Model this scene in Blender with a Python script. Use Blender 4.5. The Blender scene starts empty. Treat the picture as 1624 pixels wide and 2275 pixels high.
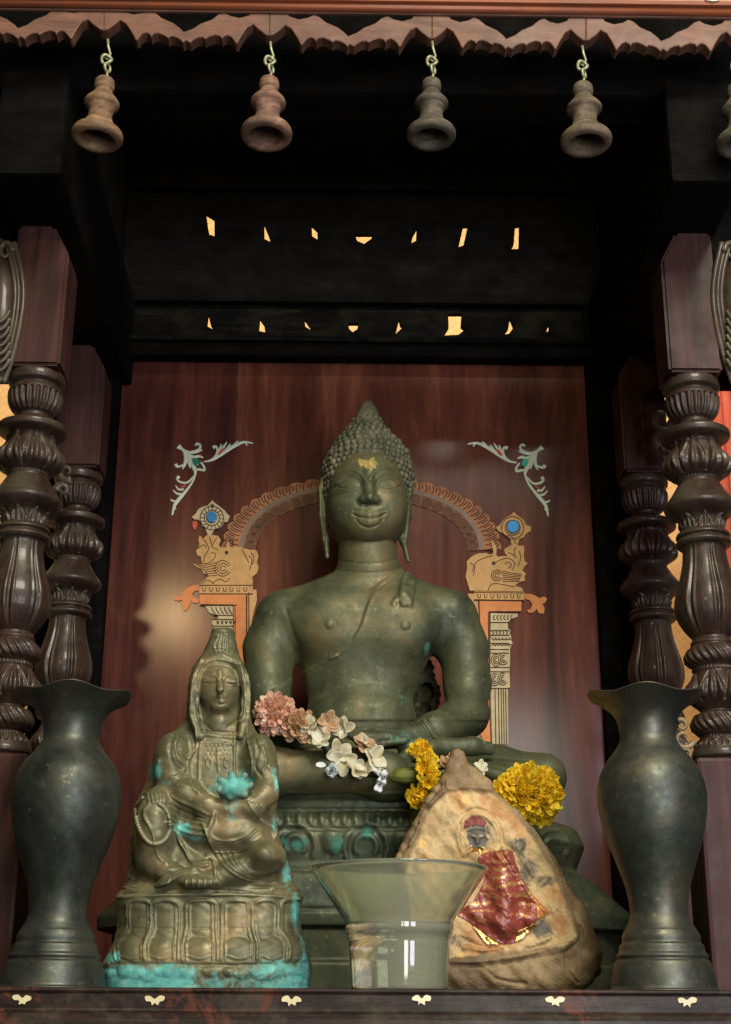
import bpy, bmesh, math, random
import numpy as np
from mathutils import Vector, Matrix
random.seed(7)
rng = np.random.default_rng(11)
S = bpy.context.scene
C = S.collection

# ------------------------------------------------------------------ camera
PITCH, YAW, ROLL, CZ, FPX = 20.0, 0.7, 0.25, 1.0, 3124.0
cam_d = bpy.data.cameras.new('camera')
cam = bpy.data.objects.new('camera', cam_d); C.objects.link(cam)
cam_d.sensor_fit = 'VERTICAL'
cam_d.angle = 2 * math.atan(1137.5 / FPX)
cam_d.clip_start = 0.05; cam_d.clip_end = 60
M = (Matrix.Translation((0, 0, CZ)) @ Matrix.Rotation(math.radians(-YAW), 4, 'Z')
     @ Matrix.Rotation(math.radians(90 + PITCH), 4, 'X') @ Matrix.Rotation(math.radians(ROLL), 4, 'Z'))
cam.matrix_world = M
S.camera = cam
R3 = M.to_3x3(); R3n = np.array(R3); CAMP = np.array([0, 0, CZ])

# ------------------------------------------------------------------ world, exposure, lamps
W = bpy.data.worlds.new('World'); S.world = W; W.use_nodes = True
W.node_tree.nodes['Background'].inputs[0].default_value = (0.80, 0.85, 0.80, 1)
W.node_tree.nodes['Background'].inputs[1].default_value = 0.036
S.view_settings.view_transform = 'Standard'; S.view_settings.look = 'None'
S.view_settings.gamma = 1; S.view_settings.use_curve_mapping = False
S.view_settings.exposure = 0.12
S.render.resolution_x = 731; S.render.resolution_y = 1024
S.cycles.use_denoising = True
S.cycles.max_bounces = 8; S.cycles.transmission_bounces = 10; S.cycles.glossy_bounces = 4
S.cycles.sample_clamp_indirect = 3.0
S.cycles.caustics_refractive = False; S.cycles.caustics_reflective = False

def lamp(name, kind, loc, target, color, power, size=(0.1, 0.1), spot=None):
    d = bpy.data.lights.new(name, kind); d.color = color; d.energy = power
    if kind == 'AREA':
        d.shape = 'RECTANGLE'; d.size = size[0]; d.size_y = size[1]
    elif kind == 'SPOT':
        d.shadow_soft_size = size[0]; d.spot_size = math.radians(spot); d.spot_blend = 0.6
    else:
        d.shadow_soft_size = size[0]
    o = bpy.data.objects.new(name, d); C.objects.link(o); o.location = loc
    o.rotation_euler = (Vector(target) - Vector(loc)).to_track_quat('-Z', 'Y').to_euler()
    return o
LT = (0, 2.0, 1.5)
lamp('window_light', 'AREA', (0.75, -0.80, 3.66), (0.0, 1.9, 1.38), (1.0, 0.94, 0.76), 100, (1.3, 0.8))
lamp('window_light_near', 'AREA', (0.56, -0.60, 1.42), (0.1, 1.9, 1.22), (0.92, 1.0, 0.92), 14, (0.34, 1.25))
lamp('window_light_side', 'AREA', (1.12, -0.50, 1.45), (0.1, 1.9, 1.22), (0.86, 0.76, 1.0), 17, (0.42, 1.25))
lamp('room_lamp', 'AREA', (-0.695, -1.0, 2.516), (-0.3, 2.0, 1.5), (1.0, 0.66, 0.32), 6, (0.09, 0.07))
lamp('front_fill_light', 'AREA', (0.28, -1.5, 1.40), (0, 2.0, 1.25), (0.95, 1.0, 0.84), 6, (0.18, 0.95))  # weak frontal fill, added for brightness; no doorway here
lamp('wall_fill_light', 'AREA', (0.0, 2.55, 3.3), (0.0, 3.5, 2.2), (1.0, 0.84, 0.62), 26, (2.4, 0.3))  # added out of view behind the panel to brighten the wall
lamp('wall_fill_light_low', 'AREA', (0.0, 2.6, 0.3), (0.0, 3.5, 1.4), (1.0, 0.84, 0.62), 12, (2.4, 0.3))  # second added light, unseen, brightens the wall from below

# ------------------------------------------------------------------ pixel <-> world
def ray(px, py):
    return R3 @ Vector(((px - 812.0) / FPX, (1137.5 - py) / FPX, -1.0))
def P(px, py, Y):
    d = ray(px, py); t = Y / d.y
    return Vector((d.x * t, Y, CZ + d.z * t))
def SC(px, py, Y):            # metres per pixel there
    d = ray(px, py); return (Y / d.y) / FPX
def proj(V):                  # N,3 world -> N,2 pixel
    L = (V - CAMP) @ R3n
    return np.stack([812.0 + FPX * L[:, 0] / -L[:, 2], 1137.5 - FPX * L[:, 1] / -L[:, 2]], 1)

# ------------------------------------------------------------------ tagging
def tag(o, label=None, cat=None, group=None, kind=None):
    if label: o['label'] = label
    if cat: o['category'] = cat
    if group: o['group'] = group
    if kind: o['kind'] = kind
    return o
def empty(name, loc, label=None, cat=None, group=None):
    o = bpy.data.objects.new(name, None); C.objects.link(o); o.location = loc
    o.empty_display_size = 0.02
    return tag(o, label, cat, group)
def link(name, me, mats, parent=None, smooth=True):
    o = bpy.data.objects.new(name, me); C.objects.link(o)
    for m in (mats if isinstance(mats, (list, tuple)) else [mats]): me.materials.append(m)
    if smooth: me.shade_smooth()
    if parent is not None:
        o.parent = parent
        o.matrix_parent_inverse = Matrix.Translation(-parent.location) if parent.type == 'EMPTY' else Matrix()
    return o
def mesh(name, V, F, mats, parent=None, smooth=True):
    me = bpy.data.meshes.new(name); me.from_pydata([tuple(v) for v in V], [], [tuple(int(i) for i in f) for f in F]); me.update()
    return link(name, me, mats, parent, smooth)

# ------------------------------------------------------------------ materials
class NT:
    def __init__(s, name):
        s.m = bpy.data.materials.new(name); s.m.use_nodes = True
        s.t = s.m.node_tree; s.n = s.t.nodes; s.l = s.t.links
        s.b = s.n['Principled BSDF']; s.tc = s.n.new('ShaderNodeTexCoord')
    def map(s, scale=(1, 1, 1), coord='Object'):
        m = s.n.new('ShaderNodeMapping'); m.inputs['Scale'].default_value = scale
        s.l.new(s.tc.outputs[coord], m.inputs[0]); return m.outputs[0]
    def noise(s, scale, detail=6, rough=0.6, vec=None, dist=0.0):
        n = s.n.new('ShaderNodeTexNoise'); n.inputs['Scale'].default_value = scale
        n.inputs['Detail'].default_value = detail; n.inputs['Roughness'].default_value = rough
        n.inputs['Distortion'].default_value = dist
        s.l.new(vec if vec else s.map(), n.inputs[0]); return n.outputs[0]
    def voro(s, scale, vec=None, out='Distance'):
        n = s.n.new('ShaderNodeTexVoronoi'); n.inputs['Scale'].default_value = scale
        s.l.new(vec if vec else s.map(), n.inputs[0]); return n.outputs[out]
    def ramp(s, fac, stops):
        r = s.n.new('ShaderNodeValToRGB'); e = r.color_ramp.elements
        while len(e) < len(stops): e.new(0.5)
        for i, (p, c) in enumerate(stops):
            e[i].position = p; e[i].color = (*c, 1) if len(c) == 3 else c
        s.l.new(fac, r.inputs[0]); return r.outputs[0]
    def val(s, fac, a, b, fmin=0.3, fmax=0.7):
        r = s.n.new('ShaderNodeMapRange'); r.inputs[1].default_value = fmin; r.inputs[2].default_value = fmax
        r.inputs[3].default_value = a; r.inputs[4].default_value = b; s.l.new(fac, r.inputs[0]); return r.outputs[0]
    def mix(s, fac, a, b, mode='MIX'):
        m = s.n.new('ShaderNodeMix'); m.data_type = 'RGBA'; m.blend_type = mode
        for i, v in ((0, fac), (6, a), (7, b)):
            if hasattr(v, 'links') or isinstance(v, bpy.types.NodeSocket): s.l.new(v, m.inputs[i])
            else: m.inputs[i].default_value = v if i == 0 else (*v, 1)
        return m.outputs[2]
    def math(s, op, a, b=0.0):
        m = s.n.new('ShaderNodeMath'); m.operation = op; m.use_clamp = False
        for i, v in enumerate((a, b)):
            if isinstance(v, bpy.types.NodeSocket): s.l.new(v, m.inputs[i])
            else: m.inputs[i].default_value = v
        return m.outputs[0]
    def attr(s, name):
        a = s.n.new('ShaderNodeAttribute'); a.attribute_name = name; return a.outputs['Color'], a.outputs['Fac']
    def bump(s, h, strength=0.3, dist=0.002):
        b = s.n.new('ShaderNodeBump'); b.inputs['Strength'].default_value = strength; b.inputs['Distance'].default_value = dist
        s.l.new(h, b.inputs['Height']); s.l.new(b.outputs[0], s.b.inputs['Normal']); return b
    def edge(s, a=0.52, b=0.60, m=1.0):
        g = s.n.new('ShaderNodeNewGeometry'); return s.math('MULTIPLY', s.val(g.outputs['Pointiness'], 0, m, a, b), s.val(s.noise(30, 4), 0.3, 1.0))
    def set(s, **k):
        names = dict(col='Base Color', rough='Roughness', metal='Metallic', coat='Coat Weight', coatr='Coat Roughness',
                     trans='Transmission Weight', ior='IOR', emit='Emission Strength', ecol='Emission Color', spec='Specular IOR Level', sss='Subsurface Weight')
        for a, v in k.items():
            i = s.b.inputs[names[a]]
            if isinstance(v, bpy.types.NodeSocket): s.l.new(v, i)
            elif isinstance(v, tuple): i.default_value = (*v, 1)
            else: i.default_value = v
        return s
def wood(name, dark, mid, light, rough=0.35, coat=0.3, scale=(30, 30, 2.2), coatr=0.25, grime=None, bump=0.25, spec=0.4, edge=None, patch=None):
    t = NT(name); v = t.map(scale)
    n = t.noise(1.0, 8, 0.65, v, 1.4); fine = t.noise(9.0, 3, 0.6, v)
    f = t.math('ADD', t.math('MULTIPLY', n, 0.75), t.math('MULTIPLY', fine, 0.25))
    c = t.ramp(f, [(0.32, dark), (0.52, mid), (0.72, light)])
    if grime:
        g = t.noise(14, 7, 0.7)
        c = t.mix(t.val(g, 0, 1, 0.5, 0.68), c, grime)
    if patch:
        c = t.mix(t.val(t.noise(5.5, 6, 0.75, None, 1.0), 0, 0.9, 0.57, 0.64), c, patch)
    if edge: c = t.mix(t.edge(0.52, 0.60, 0.8), c, edge)
    t.set(col=c, rough=t.val(t.noise(22, 4), rough * 0.85, rough * 1.3), coat=coat, coatr=coatr, spec=spec)
    t.bump(f, bump, 0.0012); return t.m
def bronze(name, a, b, c, rough=0.45, metal=0.55, patina=None, scale=9, bump=0.4, speck=(0.25, 0.24, 0.15), edge=0.75):
    t = NT(name); n = t.noise(scale, 7, 0.68, None, 0.6); n2 = t.noise(scale * 9, 5, 0.7)
    col = t.ramp(n, [(0.32, a), (0.5, b), (0.68, c)])
    sp = t.val(t.noise(scale * 16, 2, 0.5), 0, 0.5, 0.66, 0.74)
    col = t.mix(sp, col, speck)
    col = t.mix(t.edge(0.515, 0.60, edge), col, speck)
    r = t.val(n2, rough * 0.72, rough * 1.35); mt = metal
    if patina:
        ac, af = t.attr('patina')
        pc = t.ramp(t.noise(38, 6, 0.75), [(0.3, patina[0]), (0.55, patina[1]), (0.72, patina[2])])
        pf = t.math('MULTIPLY', af, 1.0)
        edge_n = t.noise(42, 7, 0.8, None, 0.5)
        pm = t.val(t.math('ADD', pf, t.math('MULTIPLY', t.math('SUBTRACT', edge_n, 0.5), 2.0)), 0, 1, 0.40, 0.75)
        col = t.mix(pm, col, pc)
        r = t.mix(pm, r, (0.85, 0.85, 0.85)); mt = t.math('MULTIPLY', t.math('SUBTRACT', 1.0, pm), metal)
    t.set(col=col, rough=r, metal=mt)
    t.bump(t.math('ADD', t.math('MULTIPLY', n2, 0.7), n), bump, 0.0015); return t.m
def plain(name, col, rough=0.5, var=0.25, scale=40, metal=0.0, coat=0.0, bump=0.1, spec=0.5):
    t = NT(name); n = t.noise(scale, 6, 0.65)
    lo = tuple(x * (1 - var) for x in col); hi = tuple(min(1, x * (1 + var)) for x in col)
    t.set(col=t.ramp(n, [(0.3, lo), (0.7, hi)]), rough=rough, metal=metal, coat=coat, spec=spec); t.bump(n, bump, 0.001); return t.m

# ------------------------------------------------------------------ mesh helpers
def box(name, lo, hi, mat, parent=None, bevel=0.002, segs=2):
    bm = bmesh.new(); bmesh.ops.create_cube(bm, size=1)
    for v in bm.verts:
        v.co = Vector([(lo[i] + hi[i]) / 2 + v.co[i] * (hi[i] - lo[i]) for i in range(3)])
    if bevel: bmesh.ops.bevel(bm, geom=bm.edges[:], offset=bevel, segments=segs, profile=0.6, affect='EDGES')
    me = bpy.data.meshes.new(name); bm.to_mesh(me); bm.free()
    return link(name, me, mat, parent, smooth=False)
def catmull(pts, n=6, closed=False):
    p = [np.array(q, float) for q in pts]; out = []
    N = len(p); rngi = range(N if closed else N - 1)
    for i in rngi:
        p0 = p[(i - 1) % N] if closed or i > 0 else p[0]; p1 = p[i]; p2 = p[(i + 1) % N]
        p3 = p[(i + 2) % N] if closed or i + 2 < N else p[-1]
        for k in range(n):
            t = k / n
            out.append(0.5 * ((2 * p1) + (-p0 + p2) * t + (2 * p0 - 5 * p1 + 4 * p2 - p3) * t * t + (-p0 + 3 * p1 - 3 * p2 + p3) * t ** 3))
    if not closed: out.append(p[-1])
    return out
def lathe_mesh(prof, relief=None, na=96, centre=(0, 0, 0)):
    """prof rows (r, z, kind); relief(kind, t, theta)->radius multiplier"""
    th = np.linspace(0, 2 * math.pi, na, endpoint=False); V = []; F = []
    for j, (r, z, kind, t) in enumerate(prof):
        m = relief(kind, t, th) if relief else np.ones(na)
        rr = r * m
        V.append(np.stack([rr * np.cos(th), rr * np.sin(th), np.full(na, z)], 1))
    V = np.concatenate(V) + np.array(centre)
    i = np.arange(na); k = (i + 1) % na
    for j in range(len(prof) - 1):
        F.append(np.stack([j * na + i, j * na + k, (j + 1) * na + k, (j + 1) * na + i], 1))
    F = np.concatenate(F).tolist(); F.append(list(range(na))[::-1]); F.append([(len(prof) - 1) * na + q for q in range(na)])
    return V, F
def dense(rows, step):
    """rows (r, z, kind): linear resample, t = 0..1 within each kind run; light smoothing"""
    out = []
    runs = []; s = 0
    for i in range(1, len(rows) + 1):
        if i == len(rows) or rows[i][2] != rows[s][2]:
            runs.append((s, i)); s = i
    for a, b in runs:
        seg = rows[a:b] + ([rows[b]] if b < len(rows) else [])
        z0, z1 = seg[0][1], seg[-1][1]
        cm = catmull([(q[0], q[1]) for q in seg], 4) if len(seg) > 2 else [(q[0], q[1]) for q in seg]
        for q0, q1 in zip(cm[:-1], cm[1:]):
            n = max(1, int(math.hypot(q1[0] - q0[0], q1[1] - q0[1]) / step))
            for k in range(n):
                u = k / n; r = q0[0] + (q1[0] - q0[0]) * u; z = q0[1] + (q1[1] - q0[1]) * u
                out.append((max(r, 1e-4), z, rows[a][2], (z - z0) / (z1 - z0 + 1e-9)))
    out.append((rows[-1][0], rows[-1][1], rows[-1][2], 1.0))
    return out
def tube_geo(path, radii, ns=8, V=None, F=None, close=False):
    V = [] if V is None else V; F = [] if F is None else F
    path = [Vector(p) for p in path]; n = len(path)
    if not hasattr(radii, '__len__'): radii = [radii] * n
    up = None; base = len(V)
    for i, p in enumerate(path):
        if close: t = path[(i + 1) % n] - path[i - 1]
        else: t = path[min(i + 1, n - 1)] - path[max(i - 1, 0)]
        t = t.normalized() if t.length > 1e-9 else Vector((0, 0, 1))
        if up is None: up = t.orthogonal().normalized()
        up = (up - t * up.dot(t)); up = up.normalized() if up.length > 1e-6 else t.orthogonal().normalized()
        s = t.cross(up)
        for k in range(ns):
            a = 2 * math.pi * k / ns
            V.append(p + (up * math.cos(a) + s * math.sin(a)) * radii[i])
    m = n if close else n - 1
    for i in range(m):
        for k in range(ns):
            a = base + i * ns + k; b = base + i * ns + (k + 1) % ns; j = (i + 1) % n
            F.append([a, b, base + j * ns + (k + 1) % ns, base + j * ns + k])
    if not close:
        F.append([base + k for k in range(ns)][::-1]); F.append([base + (n - 1) * ns + k for k in range(ns)])
    return V, F
def pill(name, outlines, Y, thick, mat, parent=None, bev=0.0, smooth_n=0):
    """flat plate in the plane y=Y (front face at Y-thick) from pixel outlines; later outlines inside earlier ones are holes"""
    cu = bpy.data.curves.new(name, 'CURVE'); cu.dimensions = '2D'; cu.fill_mode = 'BOTH'
    for ol in outlines:
        pts = catmull(ol, smooth_n, True) if smooth_n else ol
        w = [P(q[0], q[1], Y) for q in pts]
        sp = cu.splines.new('POLY'); sp.points.add(len(w) - 1); sp.use_cyclic_u = True
        for i, q in enumerate(w): sp.points[i].co = (q.x, q.z, 0, 1)
    cu.extrude = thick / 2
    if bev: cu.bevel_depth = bev; cu.bevel_resolution = 1; cu.offset = -bev
    o = bpy.data.objects.new(name, cu); C.objects.link(o)
    dg = bpy.context.evaluated_depsgraph_get()
    me = bpy.data.meshes.new_from_object(o.evaluated_get(dg)); bpy.data.objects.remove(o)
    me.transform(Matrix(((1, 0, 0, 0), (0, 0, -1, Y - thick / 2), (0, 1, 0, 0), (0, 0, 0, 1))))
    for p in me.polygons: p.use_smooth = False
    me.name = name
    while len(me.materials): me.materials.pop()
    return link(name, me, mat, parent, smooth=False)
def lines(name, strokes, Y, r, mat, parent=None, ns=5, n=4):
    L = [q for q in strokes if q[0][0] < 806]; Rt = [q for q in strokes if q[0][0] >= 806]
    if L and Rt:
        lines(name, L, Y, r, mat, parent, ns, n); strokes = Rt
    V, F = [], []
    for s in strokes:
        rr = r
        pts = catmull(s, n) if len(s) > 2 else s
        tube_geo([P(q[0], q[1], Y) for q in pts], rr, ns, V, F)
    return mesh(name, V, F, mat, parent)

# ------------------------------------------------------------------ signed distance sculpting
class Vol:
    def __init__(s, lo, hi, res):
        s.lo = np.array(lo, np.float32); s.res = res
        s.n = [int(math.ceil((hi[i] - lo[i]) / res)) + 1 for i in range(3)]
        s.ax = [(s.lo[i] + res * np.arange(s.n[i])).astype(np.float32) for i in range(3)]
        s.D = np.full(s.n, 1.0, np.float32)
    def sub(s, lo, hi):
        sl = []
        for i in range(3):
            a = int(np.clip(math.floor((lo[i] - s.lo[i]) / s.res), 0, s.n[i] - 1)); b = int(np.clip(math.ceil((hi[i] - s.lo[i]) / s.res) + 1, a + 1, s.n[i]))
            sl.append(slice(a, b))
        return tuple(sl), s.ax[0][sl[0]][:, None, None], s.ax[1][sl[1]][None, :, None], s.ax[2][sl[2]][None, None, :]
    def op(s, sl, d, k, mode='add'):
        D = s.D[sl]
        if mode == 'add':
            h = np.maximum(k - np.abs(D - d), 0) / k if k > 0 else 0
            s.D[sl] = np.minimum(D, d) - h * h * k * 0.25
        else:
            d = -d; h = np.maximum(k - np.abs(D - d), 0) / k if k > 0 else 0
            s.D[sl] = np.maximum(D, d) + h * h * k * 0.25
    def ell(s, c, r, k=0.01, rot=None, mode='add'):
        m = max(r) + k + 4 * s.res
        sl, X, Y, Z = s.sub([c[i] - m for i in range(3)], [c[i] + m for i in range(3)])
        x, y, z = X - c[0], Y - c[1], Z - c[2]
        if rot is not None:
            A = np.array(rot.to_3x3() if hasattr(rot, 'to_3x3') else rot).T
            x, y, z = A[0, 0] * x + A[0, 1] * y + A[0, 2] * z, A[1, 0] * x + A[1, 1] * y + A[1, 2] * z, A[2, 0] * x + A[2, 1] * y + A[2, 2] * z
        k0 = np.sqrt((x / r[0]) ** 2 + (y / r[1]) ** 2 + (z / r[2]) ** 2) + 1e-6
        k1 = np.sqrt((x / r[0] ** 2) ** 2 + (y / r[1] ** 2) ** 2 + (z / r[2] ** 2) ** 2) + 1e-6
        s.op(sl, (k0 * (k0 - 1) / k1).astype(np.float32), k, mode)
    def cone(s, a, b, ra, rb, k=0.01, mode='add', sq=(1, 1, 1)):
        m = max(ra, rb) / min(sq) + k + 4 * s.res
        sl, X, Y, Z = s.sub([min(a[i], b[i]) - m for i in range(3)], [max(a[i], b[i]) + m for i in range(3)])
        ab = [b[i] - a[i] for i in range(3)]; L = sum(q * q for q in ab) + 1e-12
        x, y, z = X - a[0], Y - a[1], Z - a[2]
        t = np.clip((x * ab[0] + y * ab[1] + z * ab[2]) / L, 0, 1)
        d = np.sqrt(((x - t * ab[0]) * sq[0]) ** 2 + ((y - t * ab[1]) * sq[1]) ** 2 + ((z - t * ab[2]) * sq[2]) ** 2) - (ra + t * (rb - ra))
        s.op(sl, d.astype(np.float32), k, mode)
    def chain(s, pts, k=0.01, sq=(1, 1, 1)):     # pts: (px, py, Y, rpx)
        w = [(P(a, b, c), r * SC(a, b, c)) for a, b, c, r in pts]
        for (a, ra), (b, rb) in zip(w[:-1], w[1:]): s.cone(a, b, ra, rb, k, sq=sq)
    def slab(s, prof, cy, k=0.01, ry=0.6, p=2.6):
        """stacked super-ellipses; prof rows (z, x_left, x_right, half_depth)"""
        z = np.array([q[0] for q in prof]); o = np.argsort(z); z = z[o]
        L = np.array([q[1] for q in prof])[o]; Rr = np.array([q[2] for q in prof])[o]; dp = np.array([q[3] for q in prof])[o]
        mx = max(abs(L).max(), abs(Rr).max()) + 0.1
        sl, X, Y, Z = s.sub([L.min() - 0.02, cy - dp.max() - 0.02, z[0] - 0.01], [Rr.max() + 0.02, cy + dp.max() + 0.02, z[-1] + 0.01])
        zz = Z[0, 0]; l = np.interp(zz, z, L)[None, None, :]; r = np.interp(zz, z, Rr)[None, None, :]; b = np.interp(zz, z, dp)[None, None, :]
        a = (r - l) / 2; cx = (r + l) / 2
        q = ((np.abs((X - cx) / a)) ** p + (np.abs((Y - cy) / b)) ** p) ** (1 / p)
        d = (q - 1) * np.minimum(a, b)
        d = np.maximum(d, np.maximum(z[0] - zz, zz - z[-1])[None, None, :])
        s.op(sl, d.astype(np.float32), k)
    def mesh(s):
        D = s.D; nx, ny, nz = s.n
        ins = D < 0
        c = [ins[a:nx - 1 + a, b:ny - 1 + b, d:nz - 1 + d] for a in (0, 1) for b in (0, 1) for d in (0, 1)]
        cnt = sum(q.astype(np.int8) for q in c); act = (cnt > 0) & (cnt < 8)
        I = np.argwhere(act); idx = np.full(act.shape, -1, np.int64); idx[act] = np.arange(len(I))
        acc = np.zeros((len(I), 3)); num = np.zeros(len(I))
        off = [(a, b, d) for a in (0, 1) for b in (0, 1) for d in (0, 1)]
        val = {o: D[I[:, 0] + o[0], I[:, 1] + o[1], I[:, 2] + o[2]].astype(float) for o in off}
        for o in off:
            for ax in range(3):
                if o[ax] == 0:
                    o2 = tuple(1 if i == ax else o[i] for i in range(3))
                    v0, v1 = val[o], val[o2]; m = (v0 < 0) != (v1 < 0)
                    t = np.where(m, v0 / (v0 - v1 + 1e-20), 0)
                    pt = np.array(o, float)[None, :].repeat(len(I), 0); pt[:, ax] += t
                    acc[m] += pt[m]; num[m] += 1
        V = (I + acc / num[:, None]) * s.res + s.lo
        F = []
        for ax in range(3):
            sh = [slice(None)] * 3; sh2 = [slice(None)] * 3; sh[ax] = slice(0, -1); sh2[ax] = slice(1, None)
            a = ins[tuple(sh)]; b = ins[tuple(sh2)]
            u, w = [(1, 2), (2, 0), (0, 1)][ax]
            E = np.argwhere(a != b); E = E[(E[:, u] > 0) & (E[:, w] > 0) & (E[:, u] < s.n[u] - 1) & (E[:, w] < s.n[w] - 1)]
            fl = a[E[:, 0], E[:, 1], E[:, 2]]
            def at(du, dw):
                q = E.copy(); q[:, u] -= du; q[:, w] -= dw; return idx[q[:, 0], q[:, 1], q[:, 2]]
            Q = np.stack([at(1, 1), at(0, 1), at(0, 0), at(1, 0)], 1)
            Q[~fl] = Q[~fl][:, ::-1]; F.append(Q)
        F = np.concatenate(F); F = F[(F >= 0).all(1)]
        return V, F
def normals(V, F):
    n = np.cross(V[F[:, 2]] - V[F[:, 0]], V[F[:, 3]] - V[F[:, 1]])
    N = np.zeros_like(V)
    for k in range(4): np.add.at(N, F[:, k], n)
    return N / (np.linalg.norm(N, axis=1, keepdims=True) + 1e-12)
def seg_dist(px, pts):
    d = np.full(len(px), 1e9)
    pts = np.array(pts, float)
    for a, b in zip(pts[:-1], pts[1:]):
        ab = b - a; L = (ab ** 2).sum() + 1e-9
        t = np.clip(((px - a) @ ab) / L, 0, 1)
        d = np.minimum(d, np.hypot(*((px - a) - t[:, None] * ab).T))
    return d
def relief(V, F, strokes, blobs=(), noise=None):
    """strokes (pts_px, width_px, height_mm); blobs (cx, cy, rx, ry, height_mm). Front-facing vertices only."""
    N = normals(V, F); view = CAMP - V; view /= np.linalg.norm(view, axis=1, keepdims=True)
    front = np.clip(((N * view).sum(1) - 0.05) / 0.3, 0, 1)
    px = proj(V); H = np.zeros(len(V))
    for pts, w, h in strokes:
        q = np.array(catmull(pts, 5) if len(pts) > 2 else pts)
        lo = q.min(0) - 3 * w; hi = q.max(0) + 3 * w
        m = ((px >= lo) & (px <= hi)).all(1) & (front > 0)
        if m.any():
            H[m] += h * np.exp(-(seg_dist(px[m], q) / w) ** 2)
    for cx, cy, rx, ry, h in blobs:
        e = ((px[:, 0] - cx) / rx) ** 2 + ((px[:, 1] - cy) / ry) ** 2
        H += h * np.clip(1 - e, 0, 1) ** 0.75 * (front > 0)
    H *= front
    return V + N * (H * 0.001)[:, None]
def sculpt(name, V, F, mat, parent=None, attrs=None, label=None):
    me = bpy.data.meshes.new(name)
    me.vertices.add(len(V)); me.vertices.foreach_set('co', V.astype(np.float32).ravel())
    me.loops.add(F.size); me.loops.foreach_set('vertex_index', F.astype(np.int32).ravel())
    me.polygons.add(len(F)); me.polygons.foreach_set('loop_start', np.arange(0, F.size, 4, dtype=np.int32))
    me.update(calc_edges=True)
    for k, a in (attrs or {}).items():
        at = me.attributes.new(k, 'FLOAT', 'POINT'); at.data.foreach_set('value', a.astype(np.float32))
    o = link(name, me, mat, parent)
    if label: o['label'] = label
    return o
def blobs_mask(V, blobs, soft=0.5):
    px = proj(V); m = np.zeros(len(V))
    for cx, cy, rx, ry, s in blobs:
        e = np.sqrt(((px[:, 0] - cx) / rx) ** 2 + ((px[:, 1] - cy) / ry) ** 2)
        m = np.maximum(m, s * np.clip((1 + soft - e) / (2 * soft), 0, 1))
    return m
# ================================================================== materials of the shrine
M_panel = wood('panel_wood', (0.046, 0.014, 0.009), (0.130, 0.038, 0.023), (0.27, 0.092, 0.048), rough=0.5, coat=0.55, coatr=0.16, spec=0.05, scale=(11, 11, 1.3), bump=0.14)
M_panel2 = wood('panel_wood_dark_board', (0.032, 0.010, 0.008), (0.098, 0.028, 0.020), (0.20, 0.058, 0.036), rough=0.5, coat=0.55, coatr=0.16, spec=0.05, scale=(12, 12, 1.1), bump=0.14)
M_dark = wood('dark_rosewood', (0.013, 0.0065, 0.0045), (0.034, 0.017, 0.011), (0.070, 0.035, 0.020), rough=0.48, coat=0.26, coatr=0.15, scale=(35, 35, 3), grime=(0.060, 0.050, 0.031), edge=(0.15, 0.125, 0.08), bump=0.9, spec=0.35)
M_post = wood('post_rosewood', (0.020, 0.008, 0.007), (0.055, 0.020, 0.016), (0.10, 0.035, 0.024), rough=0.55, coat=0.05, spec=0.25, coatr=0.22, scale=(30, 30, 2))
M_black = wood('shade_black_wood', (0.0015, 0.0014, 0.0012), (0.0035, 0.003, 0.0025), (0.008, 0.0065, 0.005), rough=0.8, coat=0.0, scale=(5, 40, 40), spec=0.08, bump=1.0)  # the canopy's deep shade is put into this near-black base colour
M_red = wood('red_varnished_wood', (0.15, 0.040, 0.018), (0.27, 0.078, 0.030), (0.40, 0.13, 0.05), rough=0.45, coat=0.15, scale=(2, 30, 30), grime=(0.20, 0.07, 0.04))
M_fringe = wood('fringe_wood', (0.075, 0.034, 0.022), (0.155, 0.070, 0.044), (0.24, 0.11, 0.068), rough=0.6, coat=0.05, scale=(6, 26, 26), grime=(0.10, 0.055, 0.038), bump=0.8)
M_shelf = wood('shelf_wood', (0.008, 0.005, 0.004), (0.022, 0.013, 0.010), (0.07, 0.030, 0.020), rough=0.45, coat=0.10, coatr=0.2, scale=(7, 50, 50), grime=(0.065, 0.055, 0.036), bump=1.0, patch=(0.13, 0.038, 0.02), spec=0.2)
M_inlay = plain('pale_red_inlay_wood', (0.72, 0.27, 0.095), 0.65, 0.18, 60, spec=0.2)
M_inlay2 = plain('honey_inlay_wood', (0.62, 0.36, 0.14), 0.65, 0.18, 60, spec=0.2)
M_inlay3 = plain('bone_inlay', (0.58, 0.47, 0.27), 0.65, 0.2, 60, spec=0.2)
M_arch = plain('carved_arch_wood', (0.40, 0.175, 0.075), 0.65, 0.35, 30, spec=0.2, bump=0.5)
M_arch2 = plain('brown_arch_wood', (0.24, 0.115, 0.06), 0.65, 0.3, 30, spec=0.2, bump=0.5)
M_white = plain('pearl_inlay', (0.72, 0.80, 0.60), 0.35, 0.1, 80, coat=0.4)
M_groove = plain('engraved_groove', (0.055, 0.022, 0.014), 0.7, 0.2)
M_green = NT('green_gem').set(col=(0.0, 0.28, 0.20), rough=0.22, coat=0.3, metal=0.3).m
M_blue = NT('blue_gem').set(col=(0.01, 0.20, 0.50), rough=0.22, coat=0.3, metal=0.3).m
M_cream = plain('cream_shell_inlay', (0.72, 0.62, 0.36), 0.4, 0.12, 50, coat=0.3)
M_redgem = plain('red_enamel', (0.60, 0.09, 0.04), 0.3, 0.1)

YF, YB, YP, YC = 1.72, 2.08, 2.20, 1.50
ZS = P(812, 2196, YC).z                       # top of the shelf
shrine = empty('wooden_shrine', (0, 2.0, ZS), 'dark carved wooden altar pavilion with turned pillars and an inlaid red back panel', 'altar')

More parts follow.
